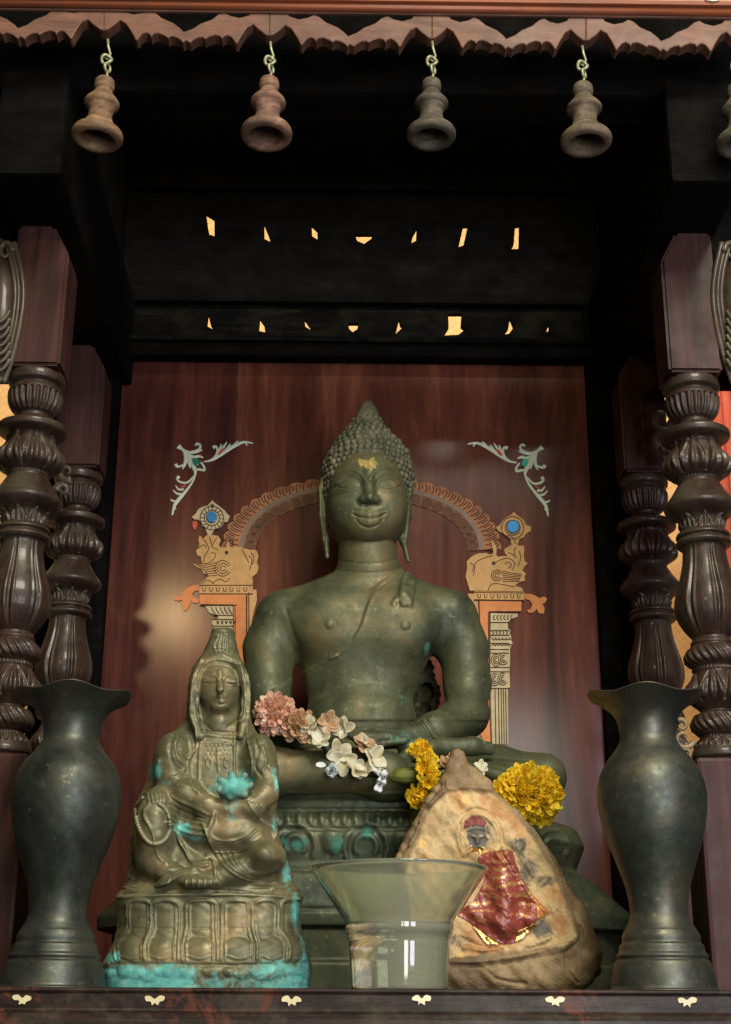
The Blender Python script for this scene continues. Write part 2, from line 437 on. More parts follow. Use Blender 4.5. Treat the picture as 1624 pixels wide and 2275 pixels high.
# ------------------------------------------------------------------ turned pillars
PR = [(936,50,'n'),(938,64,'n'),(944,68,'n'),(958,68,'n'),(964,60,'n'),(968,57,'n'),(974,63,'n'),(982,66,'n'),(986,64,'g'),(1000,62,'g'),(1016,57,'g'),(1030,47,'g'),
 (1034,40,'n'),(1044,42,'n'),(1054,62,'n'),(1062,80,'n'),(1068,84,'n'),(1078,82,'n'),(1084,68,'n'),(1090,56,'t'),(1110,64,'t'),(1130,76,'t'),(1148,81,'t'),(1160,76,'t'),(1172,58,'t'),
 (1176,50,'b'),(1180,52,'b'),(1186,50,'n'),(1196,56,'n'),(1212,66,'n'),(1230,80,'n'),(1242,88,'n'),(1250,88,'n'),(1260,78,'n'),(1268,64,'n'),(1274,58,'l'),(1290,53,'l'),(1302,52,'l'),
 (1304,54,'n'),(1308,62,'n'),(1316,66,'n'),(1320,60,'n'),(1324,62,'n'),(1332,68,'n'),(1340,62,'n'),(1346,52,'v'),(1380,54,'v'),(1420,64,'v'),(1455,75,'v'),(1482,80,'v'),(1510,78,'v'),(1540,64,'v'),(1560,49,'v'),
 (1564,46,'n'),(1570,48,'n'),(1576,52,'n'),(1582,50,'n'),(1590,60,'d'),(1602,69,'d'),(1614,72,'d'),(1624,68,'d'),(1632,56,'d'),(1636,51,'b'),(1642,53,'b'),(1648,50,'n'),
 (1656,56,'t'),(1672,66,'t'),(1692,74,'t'),(1708,73,'t'),(1724,60,'t'),(1736,46,'n'),(1744,41,'n'),(1752,58,'n'),(1758,62,'d'),(1772,69,'d'),(1786,67,'d'),(1798,54,'d'),
 (1804,46,'b'),(1810,48,'b'),(1818,56,'l'),(1832,64,'l'),(1846,70,'n'),(1856,70,'n'),(1862,62,'n'),(1868,60,'n')]
XRF = P(1546, 1000, YF).x; 
def pz(y): return P(1546, y / 1.1016, YF).z
rows = [(h / 1.1016 * SC(1546, y / 1.1016, YF), pz(y), k) for y, h, k in PR][::-1]
PZ0, PZ1 = rows[0][1], rows[-1][1]
def pil_rel(kind, t, th):
    e = math.sin(math.pi * min(max(t, 0), 1)) ** 0.4
    if kind == 'g': return 1 - 0.055 * e * np.clip(np.cos(24 * th) * 1.6, -1, 1) ** 1
    if kind == 'd': return 1 - 0.07 * e * (1 - np.abs(np.cos(11 * th + 5 * t))) * 1.4
    if kind == 'b': return 1 + 0.03 * np.cos(36 * th)
    if kind == 'v':
        u = np.abs(((th * 7 / (2 * math.pi)) % 1) - 0.5) * 2
        return 1 - 0.085 * e * np.exp(-((1 - u) / 0.14) ** 2) + 0.05 * e * np.exp(-((0.72 - u) / 0.08) ** 2)
    if kind in 'tl':
        n = 7 if kind == 't' else 8
        u = np.abs(((th * n / (2 * math.pi)) % 1) - 0.5) * 2          # 0 petal centre .. 1 edge
        edge = np.clip((1 - t) * 1.25, 0.02, 1) ** 0.55 * 0.95          # petal outline, pointed at the top
        g = -0.13 * np.exp(-((u - edge) / 0.10) ** 2) + 0.05 * np.exp(-((u - edge + 0.2) / 0.10) ** 2)
        ribs = 0.045 * np.cos(u * math.pi * 3.2) * (u < edge)
        bg = -0.05 * (u > edge)
        return 1 + e * (g + ribs + bg)
    return np.ones_like(th)
dn = dense(rows, 0.0011)
Vp, Fp = lathe_mesh(dn, pil_rel, 168)
pil_me = None
def pillar(x, y, rot, label):
    global pil_me
    if pil_me is None:
        o = mesh('pillar', Vp, Fp, M_dark, shrine); pil_me = o
    else:
        o = pil_me.copy(); C.objects.link(o)
    o.location = (x, y, 0); o.rotation_euler = (0, 0, rot); o['label'] = label
XLF = P(68, 1000, YF).x; XRB = P(1433, 1120, YB).x; XLB = P(171, 1120, YB).x
for x, y, r, lb in ((XRF, YF, 0.3, 'front right turned pillar'), (XLF, YF, 1.1, 'front left turned pillar'), (XRB, YB, 2.0, 'back right turned pillar'), (XLB, YB, 0.7, 'back left turned pillar')):
    pillar(x, y, r, lb)
ZTOP = P(100, 530, YF).z
for x, y, sx in ((XRF, YF, 1), (XLF, YF, -1), (XRB, YB, 1), (XLB, YB, -1)):
    # post above the pillar, its inner upper corner cut away
    h = 0.036; zt = ZTOP
    V = []
    for yy in (y - h, y + h):
        for (dx, z) in ((-h, PZ1), (h, PZ1), (h, zt), (-h * 0.35, zt), (-h, zt - 0.045)):
            V.append((x + dx * sx, yy, z))
    F = [[0, 1, 2, 3, 4], [9, 8, 7, 6, 5]] + [[i, i + 5, (i + 1) % 5 + 5, (i + 1) % 5] for i in range(5)]
    if sx < 0: F = [f[::-1] for f in F]
    bm = bmesh.new(); vs = [bm.verts.new(v) for v in V]
    for f in F: bm.faces.new([vs[i] for i in f])
    bmesh.ops.recalc_face_normals(bm, faces=bm.faces[:])
    bmesh.ops.bevel(bm, geom=bm.edges[:], offset=0.004, segments=2, affect='EDGES')
    me = bpy.data.meshes.new('post'); bm.to_mesh(me); bm.free()
    link('post', me, M_post, shrine, smooth=False)
    b = 0.041
    box('pillar_base', (x - b, y - b, ZS - 0.004), (x + b, y + b, PZ0 + 0.0005), M_post, shrine, 0.005)

# ------------------------------------------------------------------ back panel and its frame
xl, xr = P(212, 1700, YP).x, P(1345, 1700, YP).x
zt = P(790, 812, YP).z
xs = P(527, 900, YP).x
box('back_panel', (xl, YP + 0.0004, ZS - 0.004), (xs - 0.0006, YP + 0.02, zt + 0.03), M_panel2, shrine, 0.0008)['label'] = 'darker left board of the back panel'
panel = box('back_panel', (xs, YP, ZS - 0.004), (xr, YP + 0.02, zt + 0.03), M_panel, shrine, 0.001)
for (a, b) in (((xl - 0.11), xl - 0.001), (xr + 0.001, xr + 0.10)):
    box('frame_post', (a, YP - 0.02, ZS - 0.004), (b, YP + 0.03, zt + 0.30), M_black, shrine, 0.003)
def KX(z): return ((400 + z[0] / 1.624) / 1.1016, (450 + z[1] / 1.624) / 1.1016)
low = [[(180,530),(190,570),(215,598),(175,578)],[(385,545),(402,570),(405,602),(380,597)],[(562,548),(585,580),(595,598),(565,580)],
 [(733,565),(775,565),(770,590),(752,602),(738,588)],[(935,550),(940,570),(952,580),(915,615),(925,590)],
 [(1130,528),(1183,528),(1180,575),(1198,590),(1170,612),(1110,615),(1132,580)],[(1375,545),(1390,580),(1370,608),(1345,612),(1368,585)],[(1528,570),(1532,590),(1518,603)]]
up = [[(172,130),(205,150),(205,222),(185,215),(178,180)],[(402,170),(420,215),(428,245),(402,232)],[(590,175),(612,195),(612,235),(592,222)],
 [(760,212),(832,212),(825,232),(797,252),(770,240)],[(1005,188),(1003,240),(983,250),(990,215)],[(1190,178),(1208,178),(1190,258),(1170,265)],[(1395,178),(1412,176),(1410,272),(1375,273),(1390,250)]]
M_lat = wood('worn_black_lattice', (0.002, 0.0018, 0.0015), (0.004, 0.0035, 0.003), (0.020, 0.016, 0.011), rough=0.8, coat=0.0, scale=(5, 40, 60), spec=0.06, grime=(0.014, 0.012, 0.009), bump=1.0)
pill('openwork_lattice', [[(150, 680), (1390, 680), (1390, 790), (150, 790)]] + [[KX(q) for q in h] for h in low], YP - 0.002, 0.012, M_lat, shrine)
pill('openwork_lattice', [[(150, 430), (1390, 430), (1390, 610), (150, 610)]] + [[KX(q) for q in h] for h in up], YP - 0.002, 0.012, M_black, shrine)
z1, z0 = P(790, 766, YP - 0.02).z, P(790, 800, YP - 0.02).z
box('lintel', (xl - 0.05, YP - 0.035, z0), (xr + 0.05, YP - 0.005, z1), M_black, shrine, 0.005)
box('lintel_bead', (xl - 0.03, YP - 0.045, z1 - 0.006), (xr + 0.03, YP - 0.0355, z1 + 0.004), M_lat, shrine, 0.003)
za, zb = P(790, 690, YP).z, P(790, 600, YP).z
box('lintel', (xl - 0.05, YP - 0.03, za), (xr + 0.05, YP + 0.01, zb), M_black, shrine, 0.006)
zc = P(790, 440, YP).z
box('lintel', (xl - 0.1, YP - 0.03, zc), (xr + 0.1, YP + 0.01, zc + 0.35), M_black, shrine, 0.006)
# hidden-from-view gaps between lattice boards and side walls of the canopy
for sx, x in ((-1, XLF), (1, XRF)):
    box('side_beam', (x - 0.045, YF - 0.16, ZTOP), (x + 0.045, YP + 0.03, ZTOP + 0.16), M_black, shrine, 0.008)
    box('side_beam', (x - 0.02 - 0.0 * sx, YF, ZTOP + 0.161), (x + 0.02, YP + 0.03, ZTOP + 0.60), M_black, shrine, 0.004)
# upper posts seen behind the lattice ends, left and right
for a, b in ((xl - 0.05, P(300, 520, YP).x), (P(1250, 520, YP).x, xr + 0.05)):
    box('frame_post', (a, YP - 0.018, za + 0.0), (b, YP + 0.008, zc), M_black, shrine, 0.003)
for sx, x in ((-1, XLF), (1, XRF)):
    box('added_dark_screen', (min(x + sx * 0.037, x + sx * 0.40), YF + 0.03, PZ1 + 0.01), (max(x + sx * 0.037, x + sx * 0.40), YF + 0.05, CZ + 1.6), M_black, shrine, 0.002)  # dark board added to cover the bright wall outside the post
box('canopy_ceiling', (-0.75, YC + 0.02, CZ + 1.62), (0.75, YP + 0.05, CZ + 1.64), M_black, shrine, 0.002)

# ------------------------------------------------------------------ front canopy edge
zq = P(812, 235, YC + 0.13).z
box('front_lintel', (-0.8, YC + 0.10, zq), (0.8, YC + 0.17, zq + 0.20), M_black, shrine, 0.006)
z45 = P(812, 31, YC - 0.006).z
box('canopy_moulding', (-0.8, YC - 0.006, z45), (0.8, YC - 0.0025, z45 + 0.10), M_fringe, shrine, 0.003)
def cylx(name, x0, x1, y, z, r, mat):
    V, F = tube_geo([(x0, y, z), (x1, y, z)], r, 24); return mesh(name, V, F, mat, shrine)
cylx('round_moulding', -0.8, 0.8, YC - 0.008, P(812, 15, YC - 0.01).z, 0.006, M_red)
box('cornice', (-0.8, YC - 0.020, P(812, 1, YC - 0.020).z), (0.8, YC - 0.012, P(812, -60, YC - 0.02).z), M_red, shrine, 0.006)
pill('cornice_inlay', [[(1564, -20), (1596, -20), (1598, 2), (1582, 4), (1566, 1)]], YC - 0.0205, 0.002, M_cream, shrine)
# scalloped fringe: unit traced once, repeated between the stems
stems = [-130, 235, 600, 958, 1297, 1640]
ys = [-5, 0, 12, 18, 23, 28]
UT = [(38,33),(45,43),(65,49),(85,45),(98,38),(111,43),(126,55),(151,65),(166,76),(174,84)]      # slot edge from stem to V
UB = [(0,86),(8,85),(22,75),(35,63),(48,70),(60,88),(65,97),(69,105),(73,106),(77,100),(84,92),(92,89),(99,92),(103,97),(108,91),(118,89),(130,93),(140,99),(146,95),(155,96),(165,101),(172,108),(178,103)]
for i in range(5):
    x0, x1 = stems[i], stems[i + 1]; y0, y1 = ys[i], ys[i + 1]; k = (x1 - x0) / 360.0
    f = lambda u, v: (x0 + u * k, v + y0 + (y1 - y0) * (u / 360.0))
    top = [f(u, v) for u, v in UT] + [f(360 - u, v) for u, v in UT[::-1][1:]]
    bot = [f(u, v) for u, v in UB] + [f(360 - u, v) for u, v in UB[::-1][1:]]
    out = [f(0, 5), f(34, 5)] + top + [f(326, 5), f(360, 5)] + bot[::-1]
    pill('fringe_board', [out], YC + 0.014, 0.016, M_fringe, shrine, 0.0015)

# ------------------------------------------------------------------ shelf
box('shelf_top', (-0.62, YC + 0.0125, ZS - 0.03), (0.62, YP + 0.06, ZS - 0.002), M_black, shrine, 0.002)
prof = [(0.0, 0.0), (-0.002, 0.0), (-0.004, -0.0012), (-0.004, -0.004), (-0.002, -0.0055), (-0.002, -0.0215), (-0.004, -0.023), (-0.009, -0.025), (-0.013, -0.030), (-0.014, -0.036), (-0.011, -0.042), (-0.006, -0.046), (-0.004, -0.052), (0.0, -0.10), (0.012, -0.10), (0.012, 0.0)]
V = []; F = []; nx = 60; n = len(prof)
for i in range(nx + 1):
    x = -0.62 + 1.24 * i / nx
    for (dy, dz) in prof: V.append((x, YC + dy, ZS + dz))
for i in range(nx):
    for j in range(n): F.append([i * n + j, i * n + (j + 1) % n, (i + 1) * n + (j + 1) % n, (i + 1) * n + j][::-1])
F.append(list(range(n))); F.append([nx * n + j for j in range(n)][::-1])
sf = mesh('shelf_edge', V, F, M_shelf, shrine, smooth=False)
mod = sf.modifiers.new('bev', 'BEVEL'); mod.width = 0.0015; mod.segments = 2; mod.limit_method = 'ANGLE'
for i, (cx, cy) in enumerate(((50, 2222), (345, 2223), (648, 2224), (937, 2222), (1233, 2225), (1527, 2227))):
    fl = [[(cx - 21, cy - 8), (cx - 10, cy - 11), (cx, cy - 4), (cx + 10, cy - 11), (cx + 21, cy - 7), (cx + 20, cy + 1), (cx + 9, cy + 3), (cx + 7, cy + 10), (cx - 1, cy + 6), (cx - 8, cy + 10), (cx - 9, cy + 2), (cx - 20, cy)]]
    jj = [(x + random.uniform(-2, 2), y + random.uniform(-1.5, 1.5)) for x, y in fl[0]]
    pill('shell_floret', [jj], YC - 0.0022, 0.0015, M_cream, sf, smooth_n=3)
# ------------------------------------------------------------------ carved scroll brackets at the far left and right
def bracket(px0, sgn, label):
    V, F = [], []
    Y = YF - 0.03
    def pt(x, y, dy=0): return P(px0 + sgn * x, y, Y + dy)
    body = [(-22, 540), (-12, 600), (-8, 660), (-14, 730), (-26, 800), (-40, 850)]
    bc = catmull([(a, b) for a, b in body], 6)
    tube_geo([pt(a, b, 0.01) for a, b in bc], [0.010 + 0.014 * math.sin(math.pi * min(1, (i + 2) / (len(bc) + 3))) for i in range(len(bc))], 20, V, F)
    for off, r in ((22, 0.0035), (30, 0.003), (40, 0.004)):
        st = catmull([(a + off + 6 * math.sin(i * 0.9), b) for i, (a, b) in enumerate(body)], 6)
        tube_geo([pt(a, b, -0.006) for a, b in st], r, 8, V, F)
    for k in range(7):
        yy = 720 + k * 18
        tube_geo([pt(a, b, -0.016) for a, b in catmull([(-26, yy), (-6, yy - 10), (8, yy - 30)], 4)], 0.0028, 6, V, F)
    # curled leaf
    cur = [(-2 + 16 * math.cos(a) * (1 - a / 9), 560 - 22 * math.sin(a) * (1 - a / 9)) for a in np.linspace(0, 7, 26)]
    tube_geo([pt(a, b, -0.008) for a, b in cur], [0.006 * (1 - i / 32) for i in range(26)], 8, V, F)
    mesh('scroll_bracket', V, F, M_dark, shrine)['label'] = label
bracket(14, 1, 'carved scroll bracket beside the front left post')
bracket(1622, -1, 'carved scroll bracket beside the front right post')
# second brackets lower down, between the right pillars (gilded scroll)
V, F = [], []
for (cx, cy, r0, ph) in ((1519, 1640, 24, 0.3), (1524, 1676, 18, 2.0), (1514, 1612, 14, 4.0)):
    sp = [(cx + (r0 * (1 - a / 8)) * math.cos(a + ph), cy + (r0 * (1 - a / 8)) * math.sin(a + ph)) for a in np.linspace(0, 6.5, 24)]
    tube_geo([P(a, b, 1.95) for a, b in sp], [0.0045 * (1 - i / 30) for i in range(24)], 8, V, F)
mesh('scroll_bracket', V, F, plain('gilded_scroll', (0.45, 0.36, 0.18), 0.45, 0.3, 40, metal=0.2), shrine)['label'] = 'gilded scroll between the right pillars'
for grp in (((1470, 930, 26, 0.3), (1474, 975, 20, 2.0), (1478, 1010, 14, 4.0)), ((148, 1050, 20, 1.0), (140, 1090, 14, 3.0))):
    V, F = [], []
    for (cx, cy, r0, ph) in grp:
        sp = [(cx + (r0 * (1 - a / 8)) * math.cos(a + ph), cy + (r0 * (1 - a / 8)) * math.sin(a + ph)) for a in np.linspace(0, 6.5, 24)]
        tube_geo([P(a, b, 1.99) for a, b in sp], [0.008 * (1 - i / 30) for i in range(24)], 8, V, F)
    mesh('scroll_bracket', V, F, M_dark, shrine)

# ================================================================== inlays of the back panel
YI = YP + 0.0006
def mir(pts): return [(1600.5 - x + (0.0), y + 2) for x, y in pts]       # mirrored about the panel's middle
def L4(z): return ((400 + z[0] / 4.06) / 1.1016, (1050 + z[1] / 4.06) / 1.1016)
crn = [  # curled leaves of the pearl corner, in crop pixels: (centre line, widths)
 ([(145,172),(190,205),(235,262),(275,330),(310,400),(315,450),(285,530),(220,620),(160,690),(110,760),(88,860)], [22,12,14,20,16,9,9,12,16,13,6]),
 ([(400,325),(480,310),(560,262),(640,205),(720,160),(800,130),(890,142)], [7,9,14,17,15,10,5]),
 ([(200,205),(255,232),(320,225),(385,208)], [8,12,15,5]), ([(320,215),(362,190),(362,158),(335,145),(322,165)], [7,9,9,9,13]),
 ([(200,215),(218,280),(215,340),(190,398)], [8,13,14,5]), ([(205,350),(165,370),(132,372),(122,348)], [6,9,12,14]),
 ([(430,325),(500,290),(535,230),(525,175),(490,185)], [6,9,10,9,17]), ([(300,470),(240,530),(175,530),(135,500),(155,470)], [6,9,10,9,15]),
 ([(250,250),(300,280),(350,270),(395,285)], [8,13,11,5]), ([(240,260),(250,320),(265,390)], [8,13,5]), ([(330,400),(370,405),(405,410),(400,370),(370,330)], [9,10,9,9,8]),
 ([(560,250),(590,190),(630,130)], [12,12,4]), ([(620,215),(650,170),(665,148)], [11,9,4]), ([(690,180),(720,140),(745,118)], [11,9,4]), ([(800,130),(825,150),(828,168)], [8,7,4]),
 ([(535,270),(560,200),(575,150)],[10,10,4]), ([(200,600),(150,600),(120,560)],[11,9,4]), ([(180,650),(130,640),(95,605)],[11,9,4]), ([(130,720),(95,715),(70,700)],[10,8,4]),([(100,770),(115,785),(122,800)],[8,7,4]),
]
def corner(mirror, label):
    V, F = [], []
    for ctr, wd in crn:
        q = [L4(c) for c in ctr]
        if mirror: q = mir(q)
        cq = catmull(q, 5); wq = [max(1.2, w[0]) for w in catmull([(w, 0) for w in wd], 5)]
        sc = SC(480, 1000, YP) / 4.06 / 1.1016
        b0 = len(V)
        tube_geo([P(a, b, YP) for a, b in cq], [w * sc * 1.35 for w in wq], 8, V, F)
        for v in V[b0:]: v.y = YP + (v.y - YP) * 0.28 - 0.0004
    o = mesh('corner_inlay', V, F, M_white, panel); o['label'] = label
    # gems
    def ellip(name, c, rx, ry, rot, mat, th=0.0035):
        pts = []
        for a in np.linspace(0, 2 * math.pi, 20, endpoint=False):
            x, y = rx * math.cos(a), ry * math.sin(a)
            pts.append((c[0] + x * math.cos(rot) - y * math.sin(rot), c[1] + x * math.sin(rot) + y * math.cos(rot)))
        q = [L4(z) for z in pts]
        if mirror: q = mir(q)
        pill(name, [q], YP, th, mat, panel, 0.0008)
    ellip('green_gem', (325, 335), 30, 42, -0.5, M_green, 0.005)
    ellip('red_leaf', (575, 228), 14, 42, 0.7, M_redgem, 0.003); ellip('red_leaf', (200, 575), 10, 32, 1.1, M_redgem, 0.003)
corner(False, 'white pearl scrollwork with a green gem, upper left'); corner(True, 'white pearl scrollwork with a green gem, upper right')

# arch: outer leaf band, grey fillet, inner ring band
A0, A1 = math.radians(2), math.radians(178)
CXA, CYA = 803, 1230
def arcpt(rx, ry, a):
    c_, s_ = math.cos(a), math.sin(a); e = 2 / 2.25
    return (CXA + rx * math.copysign(abs(c_) ** e, c_), CYA - ry * abs(s_) ** e)
def band(name, r0, r1, mat, th, wav=0.0, nw=0):
    o_ = []
    for i, a in enumerate(np.linspace(A0, A1, 300)):
        w = wav * abs(math.sin(a * nw)) if nw else 0
        o_.append(arcpt(r1[0] + w, r1[1] + w, a))
    i_ = [arcpt(r0[0], r0[1], a) for a in np.linspace(A1, A0, 140)]
    return pill(name, [o_ + i_], YI, th, mat, panel)
band('arch_band', (272, 152), (305, 166), M_arch, 0.0026, 6, 24)
band('arch_band', (262, 143), (272, 152), plain('grey_fillet', (0.22, 0.14, 0.09), 0.5, 0.2), 0.0030)
band('arch_band', (236, 119), (262, 143), M_arch2, 0.0022)
st = []; rg = []
for i in range(50):
    a = A0 + (A1 - A0) * (i + 0.5) / 50; s = -1 if a < math.pi / 2 else 1
    q = lambda r, da: arcpt(274 + r, 152 + r * 0.5, a + da * s)
    st.append([q(2, 0.030), q(12, 0.022), q(24, 0.0), q(33, -0.03)])
    st.append([q(12, 0.045), q(20, 0.035), q(30, 0.012)])
for i in range(24):
    a = A0 + (A1 - A0) * (i + 0.5) / 24; cx, cy = arcpt(249, 131, a)
    for r in (11, 7, 3): rg.append([(cx + r * math.cos(t), cy + r * 0.92 * math.sin(t)) for t in np.linspace(0, 2 * math.pi, 9)])
lines('engraving', st, YP - 0.0020, 0.0009, M_groove, panel, 5, 3)
lines('engraving', rg, YP - 0.0016, 0.0007, M_groove, panel, 4, 2)

def W2(pts): return [L4(z) for z in pts]
pil_out = [(365,1620),(830,1620),(830,1700),(800,2400),(700,2400),(700,1765),(420,1765),(365,1745)]
def rightshift(pts): return [(x, y) for x, y in pts]
R5 = lambda z: ((1000 + z[0] / 2.845) / 1.1016, (1050 + z[1] / 2.845) / 1.1016)
# capitals / pilasters traced separately left and right
lc = lambda L: [L4(z) for z in L]; rc = lambda L: [R5(z) for z in L]
for side, f, cap, lsh, inner, corb, colm, flute in (
  ('left', lc, [(355,1555),(890,1555),(890,1640),(355,1640)], [(360,1645),(830,1645),(830,3200),(700,3200),(700,1750),(365,1745)], [(835,1600),(925,1600),(930,1700),(880,1900),(835,3200)],
   [(415,1765),(690,1765),(690,3200),(560,3200),(560,2010),(510,1985),(480,1930),(500,1905),(545,1890),(545,1850),(500,1845),(460,1830)], None, None),
  ('right', rc, [(455,1135),(805,1140),(805,1195),(455,1190)], [(492,1198),(785,1200),(782,1272),(558,1272),(558,1700),(572,2180),(520,2180),(500,2130),(540,1900),(510,1650)], [(410,1150),(452,1150),(470,1200),(490,1200),(495,1360),(470,1290),(430,1200)],
   [(570,1285),(760,1290),(755,1312),(715,1325),(690,1350),(690,1390),(710,1410),(712,1450),(722,1500),(705,1530),(705,1640),(700,1670),(705,1800),(690,1812),(692,2200),(580,2195),(568,1800)], None, None)):
    pill('capital_inlay', [f(cap)], YI, 0.0041, M_inlay2, panel)
    pill('pilaster_inlay', [f(lsh)], YI, 0.0036, M_inlay, panel)
    pill('pilaster_inlay', [f(inner)], YI, 0.0028, M_inlay2, panel)
    pill('column_inlay', [f(corb)], YI, 0.0033, M_inlay3, panel)
cap_lines = []
for i in range(7):
    x = 390 + i * 68; cap_lines += [[L4((x, 1575)), L4((x + 4, 1610)), L4((x + 26, 1612)), L4((x + 30, 1575))]]
    x = 480 + i * 46; cap_lines += [[R5((x, 1148)), R5((x + 3, 1174)), R5((x + 18, 1175)), R5((x + 21, 1150))]]
cap_lines += [[L4((355, 1556)), L4((890, 1556))], [L4((355, 1638)), L4((890, 1638))], [R5((455, 1138)), R5((805, 1142))], [R5((455, 1193)), R5((805, 1197))]]
cap_lines += [[L4((825, 1650)), L4((825, 2400))], [L4((712, 1770)), L4((712, 2400))], [L4((365, 1752)), L4((705, 1752)), L4((705, 1753))], [R5((555, 1275)), R5((562, 1800)), R5((575, 2190))], [R5((560, 1273)), R5((780, 1275))],
              [R5((487, 1200)), R5((505, 1600)), R5((545, 1900))], [L4((850, 1620)), L4((850, 2000))]]
for y in (1347, 1403, 1436, 1492, 1535, 1560, 1660, 1690, 1806): cap_lines.append([R5((572, y)), R5((700, y))])
for x in (606, 630, 648, 664, 680): cap_lines.append([R5((x - 4, 1812)), R5((x + 2, 2195))])
for i in range(6):
    x = 590 + i * 24
    cap_lines += [[R5((x + 10, 1296)), R5((x, 1312)), R5((x + 12, 1330))], [R5((x - 6, 1408)), R5((x + 2, 1420)), R5((x - 6, 1432))],
                  [R5((x - 10, 1452)), R5((x, 1468)), R5((x + 14, 1462))], [R5((x - 10, 1512)), R5((x, 1498)), R5((x + 14, 1506))]]
for cx, cy in ((610, 1610), (660, 1600), (600, 1745), (655, 1740)):
    for s in (1, 0.62, 0.3): cap_lines.append([R5((cx + 34 * s * math.cos(t), cy + 42 * s * math.sin(t))) for t in np.linspace(0.6, 5.2, 8)])
for i in range(5):
    x = 480 + i * 42; cap_lines += [[L4((x, 1770)), L4((x + 8, 1800)), L4((x + 34, 1835))], [L4((x + 50, 1905)), L4((x + 62, 1935)), L4((x + 70, 1905))]]
for y in (1850, 1892, 1958): cap_lines.append([L4((500, y)), L4((690, y))])
lines('engraving', cap_lines, YP - 0.0031, 0.0009, M_groove, panel, 4, 3)

bodies = {
 'left': [L4(z) for z in [(355,1552),(885,1552),(890,1500),(880,1480),(930,1440),(948,1380),(930,1330),(945,1270),(930,1220),(905,1205),(870,1210),(830,1200),(790,1190),(765,1175),(745,1185),(720,1175),(690,1190),(660,1180),(655,1130),(640,1110),(628,1150),(625,1190),(570,1180),(552,1160),(572,1110),(545,1070),(500,1060),(470,1060),(440,1055),(400,1095),(360,1065),(350,1110),(360,1150),(345,1200),(325,1215),(340,1260),(375,1280),(380,1320),(400,1345),(350,1355),(292,1345),(330,1375),(380,1400),(400,1440),(440,1450),(440,1480),(420,1500),(380,1525)]],
 'right': [R5(z) for z in [(800,1135),(785,1110),(740,1095),(770,1070),(810,1060),(805,1035),(815,1010),(790,990),(805,960),(828,940),(805,925),(800,880),(805,850),(800,815),(770,820),(750,805),(710,812),(690,825),(665,840),(668,870),(690,890),(650,890),(620,895),(608,880),(612,840),(598,800),(570,770),(585,830),(588,870),(560,880),(540,865),(520,870),(490,870),(460,880),(430,900),(405,925),(405,980),(395,1030),(410,1080),(425,1130)]]}
for sd, ol in bodies.items(): pill('bird_inlay', [ol], YI, 0.0037, M_inlay2, panel)
fin = {'left': [L4(z) for z in [(488,712),(515,745),(545,765),(580,790),(610,815),(635,850),(660,870),(650,900),(640,930),(600,930),(590,960),(560,990),(515,1000),(490,1030),(480,1060),(450,1065),(430,1030),(415,990),(385,970),(365,920),(345,905),(310,905),(285,880),(320,850),(350,800),(400,775),(440,770),(465,740)]],
       'right': [R5(z) for z in [(730,580),(750,600),(775,620),(800,640),(815,670),(850,685),(850,715),(820,730),(800,760),(770,770),(760,800),(750,815),(715,812),(710,780),(690,750),(660,735),(625,715),(605,690),(635,670),(655,640),(685,615),(715,600)]]}
for sd, ol in fin.items(): pill('finial_inlay', [ol], YI, 0.0034, M_inlay3 if sd == 'left' else M_inlay2, panel)
hook = {'left': [L4(z) for z in [(350,1555),(300,1558),(240,1580),(200,1620),(180,1655),(150,1668),(110,1665),(108,1700),(150,1715),(190,1700),(180,1760),(200,1815),(240,1800),(268,1740),(262,1700),(300,1735),(350,1730),(360,1700),(310,1690),(285,1650),(310,1615),(355,1610)]],
        'right': [R5(z) for z in [(808,1150),(850,1152),(885,1165),(905,1180),(945,1170),(962,1185),(950,1210),(930,1220),(945,1250),(940,1290),(905,1285),(888,1255),(870,1280),(835,1285),(820,1265),(850,1255),(860,1225),(840,1195),(808,1185)]]}
for sd, ol in hook.items(): pill('hook_inlay', [ol], YI, 0.0031, M_inlay, panel, smooth_n=0)
def disc(name, c, r, Y, th, mat, parent, bev=0.001):
    return pill(name, [[(c[0] + r * math.cos(a), c[1] + r * math.sin(a)) for a in np.linspace(0, 2 * math.pi, 24, endpoint=False)]], Y, th, mat, parent, bev)
disc('blue_gem', L4((482, 885)), 12, YP, 0.006, M_blue, panel); disc('blue_gem', R5((725, 688)), 14, YP, 0.006, M_blue, panel)
pill('red_leaf', [[L4(z) for z in [(292,925),(330,920),(340,960),(322,1005),(300,1000),(290,960)]]], YI, 0.003, M_redgem, panel)
bl = []
def loop(f, c, r, a0=0, a1=6.28, k=1.0): return [f((c[0] + r * math.cos(t), c[1] + r * k * math.sin(t))) for t in np.linspace(a0, a1, 10)]
for f, c, r in ((L4, (482, 885), 75), (L4, (482, 885), 118), (R5, (725, 688), 52), (R5, (725, 688), 78)): bl.append(loop(f, c, r))
for i in range(16):
    a = i * math.pi / 8
    bl.append([L4((482 + 78 * math.cos(a), 885 + 78 * math.sin(a))), L4((482 + 112 * math.cos(a + .1), 885 + 112 * math.sin(a + .1)))])
for r in (78, 52, 26): bl.append(loop(L4, (590, 1385), r, 0.5, 5.9)); bl.append(loop(R5, (615, 1020), r * 0.5, 0.5, 5.9))
for i in range(6):
    bl.append([L4((530, 1325 + i * 26)), L4((440, 1350 + i * 22)), L4((330 + i * 22, 1352 + i * 17))]); bl.append([R5((655, 990 + i * 14)), R5((700, 1000 + i * 12)), R5((790 - i * 4, 1012 + i * 10))])
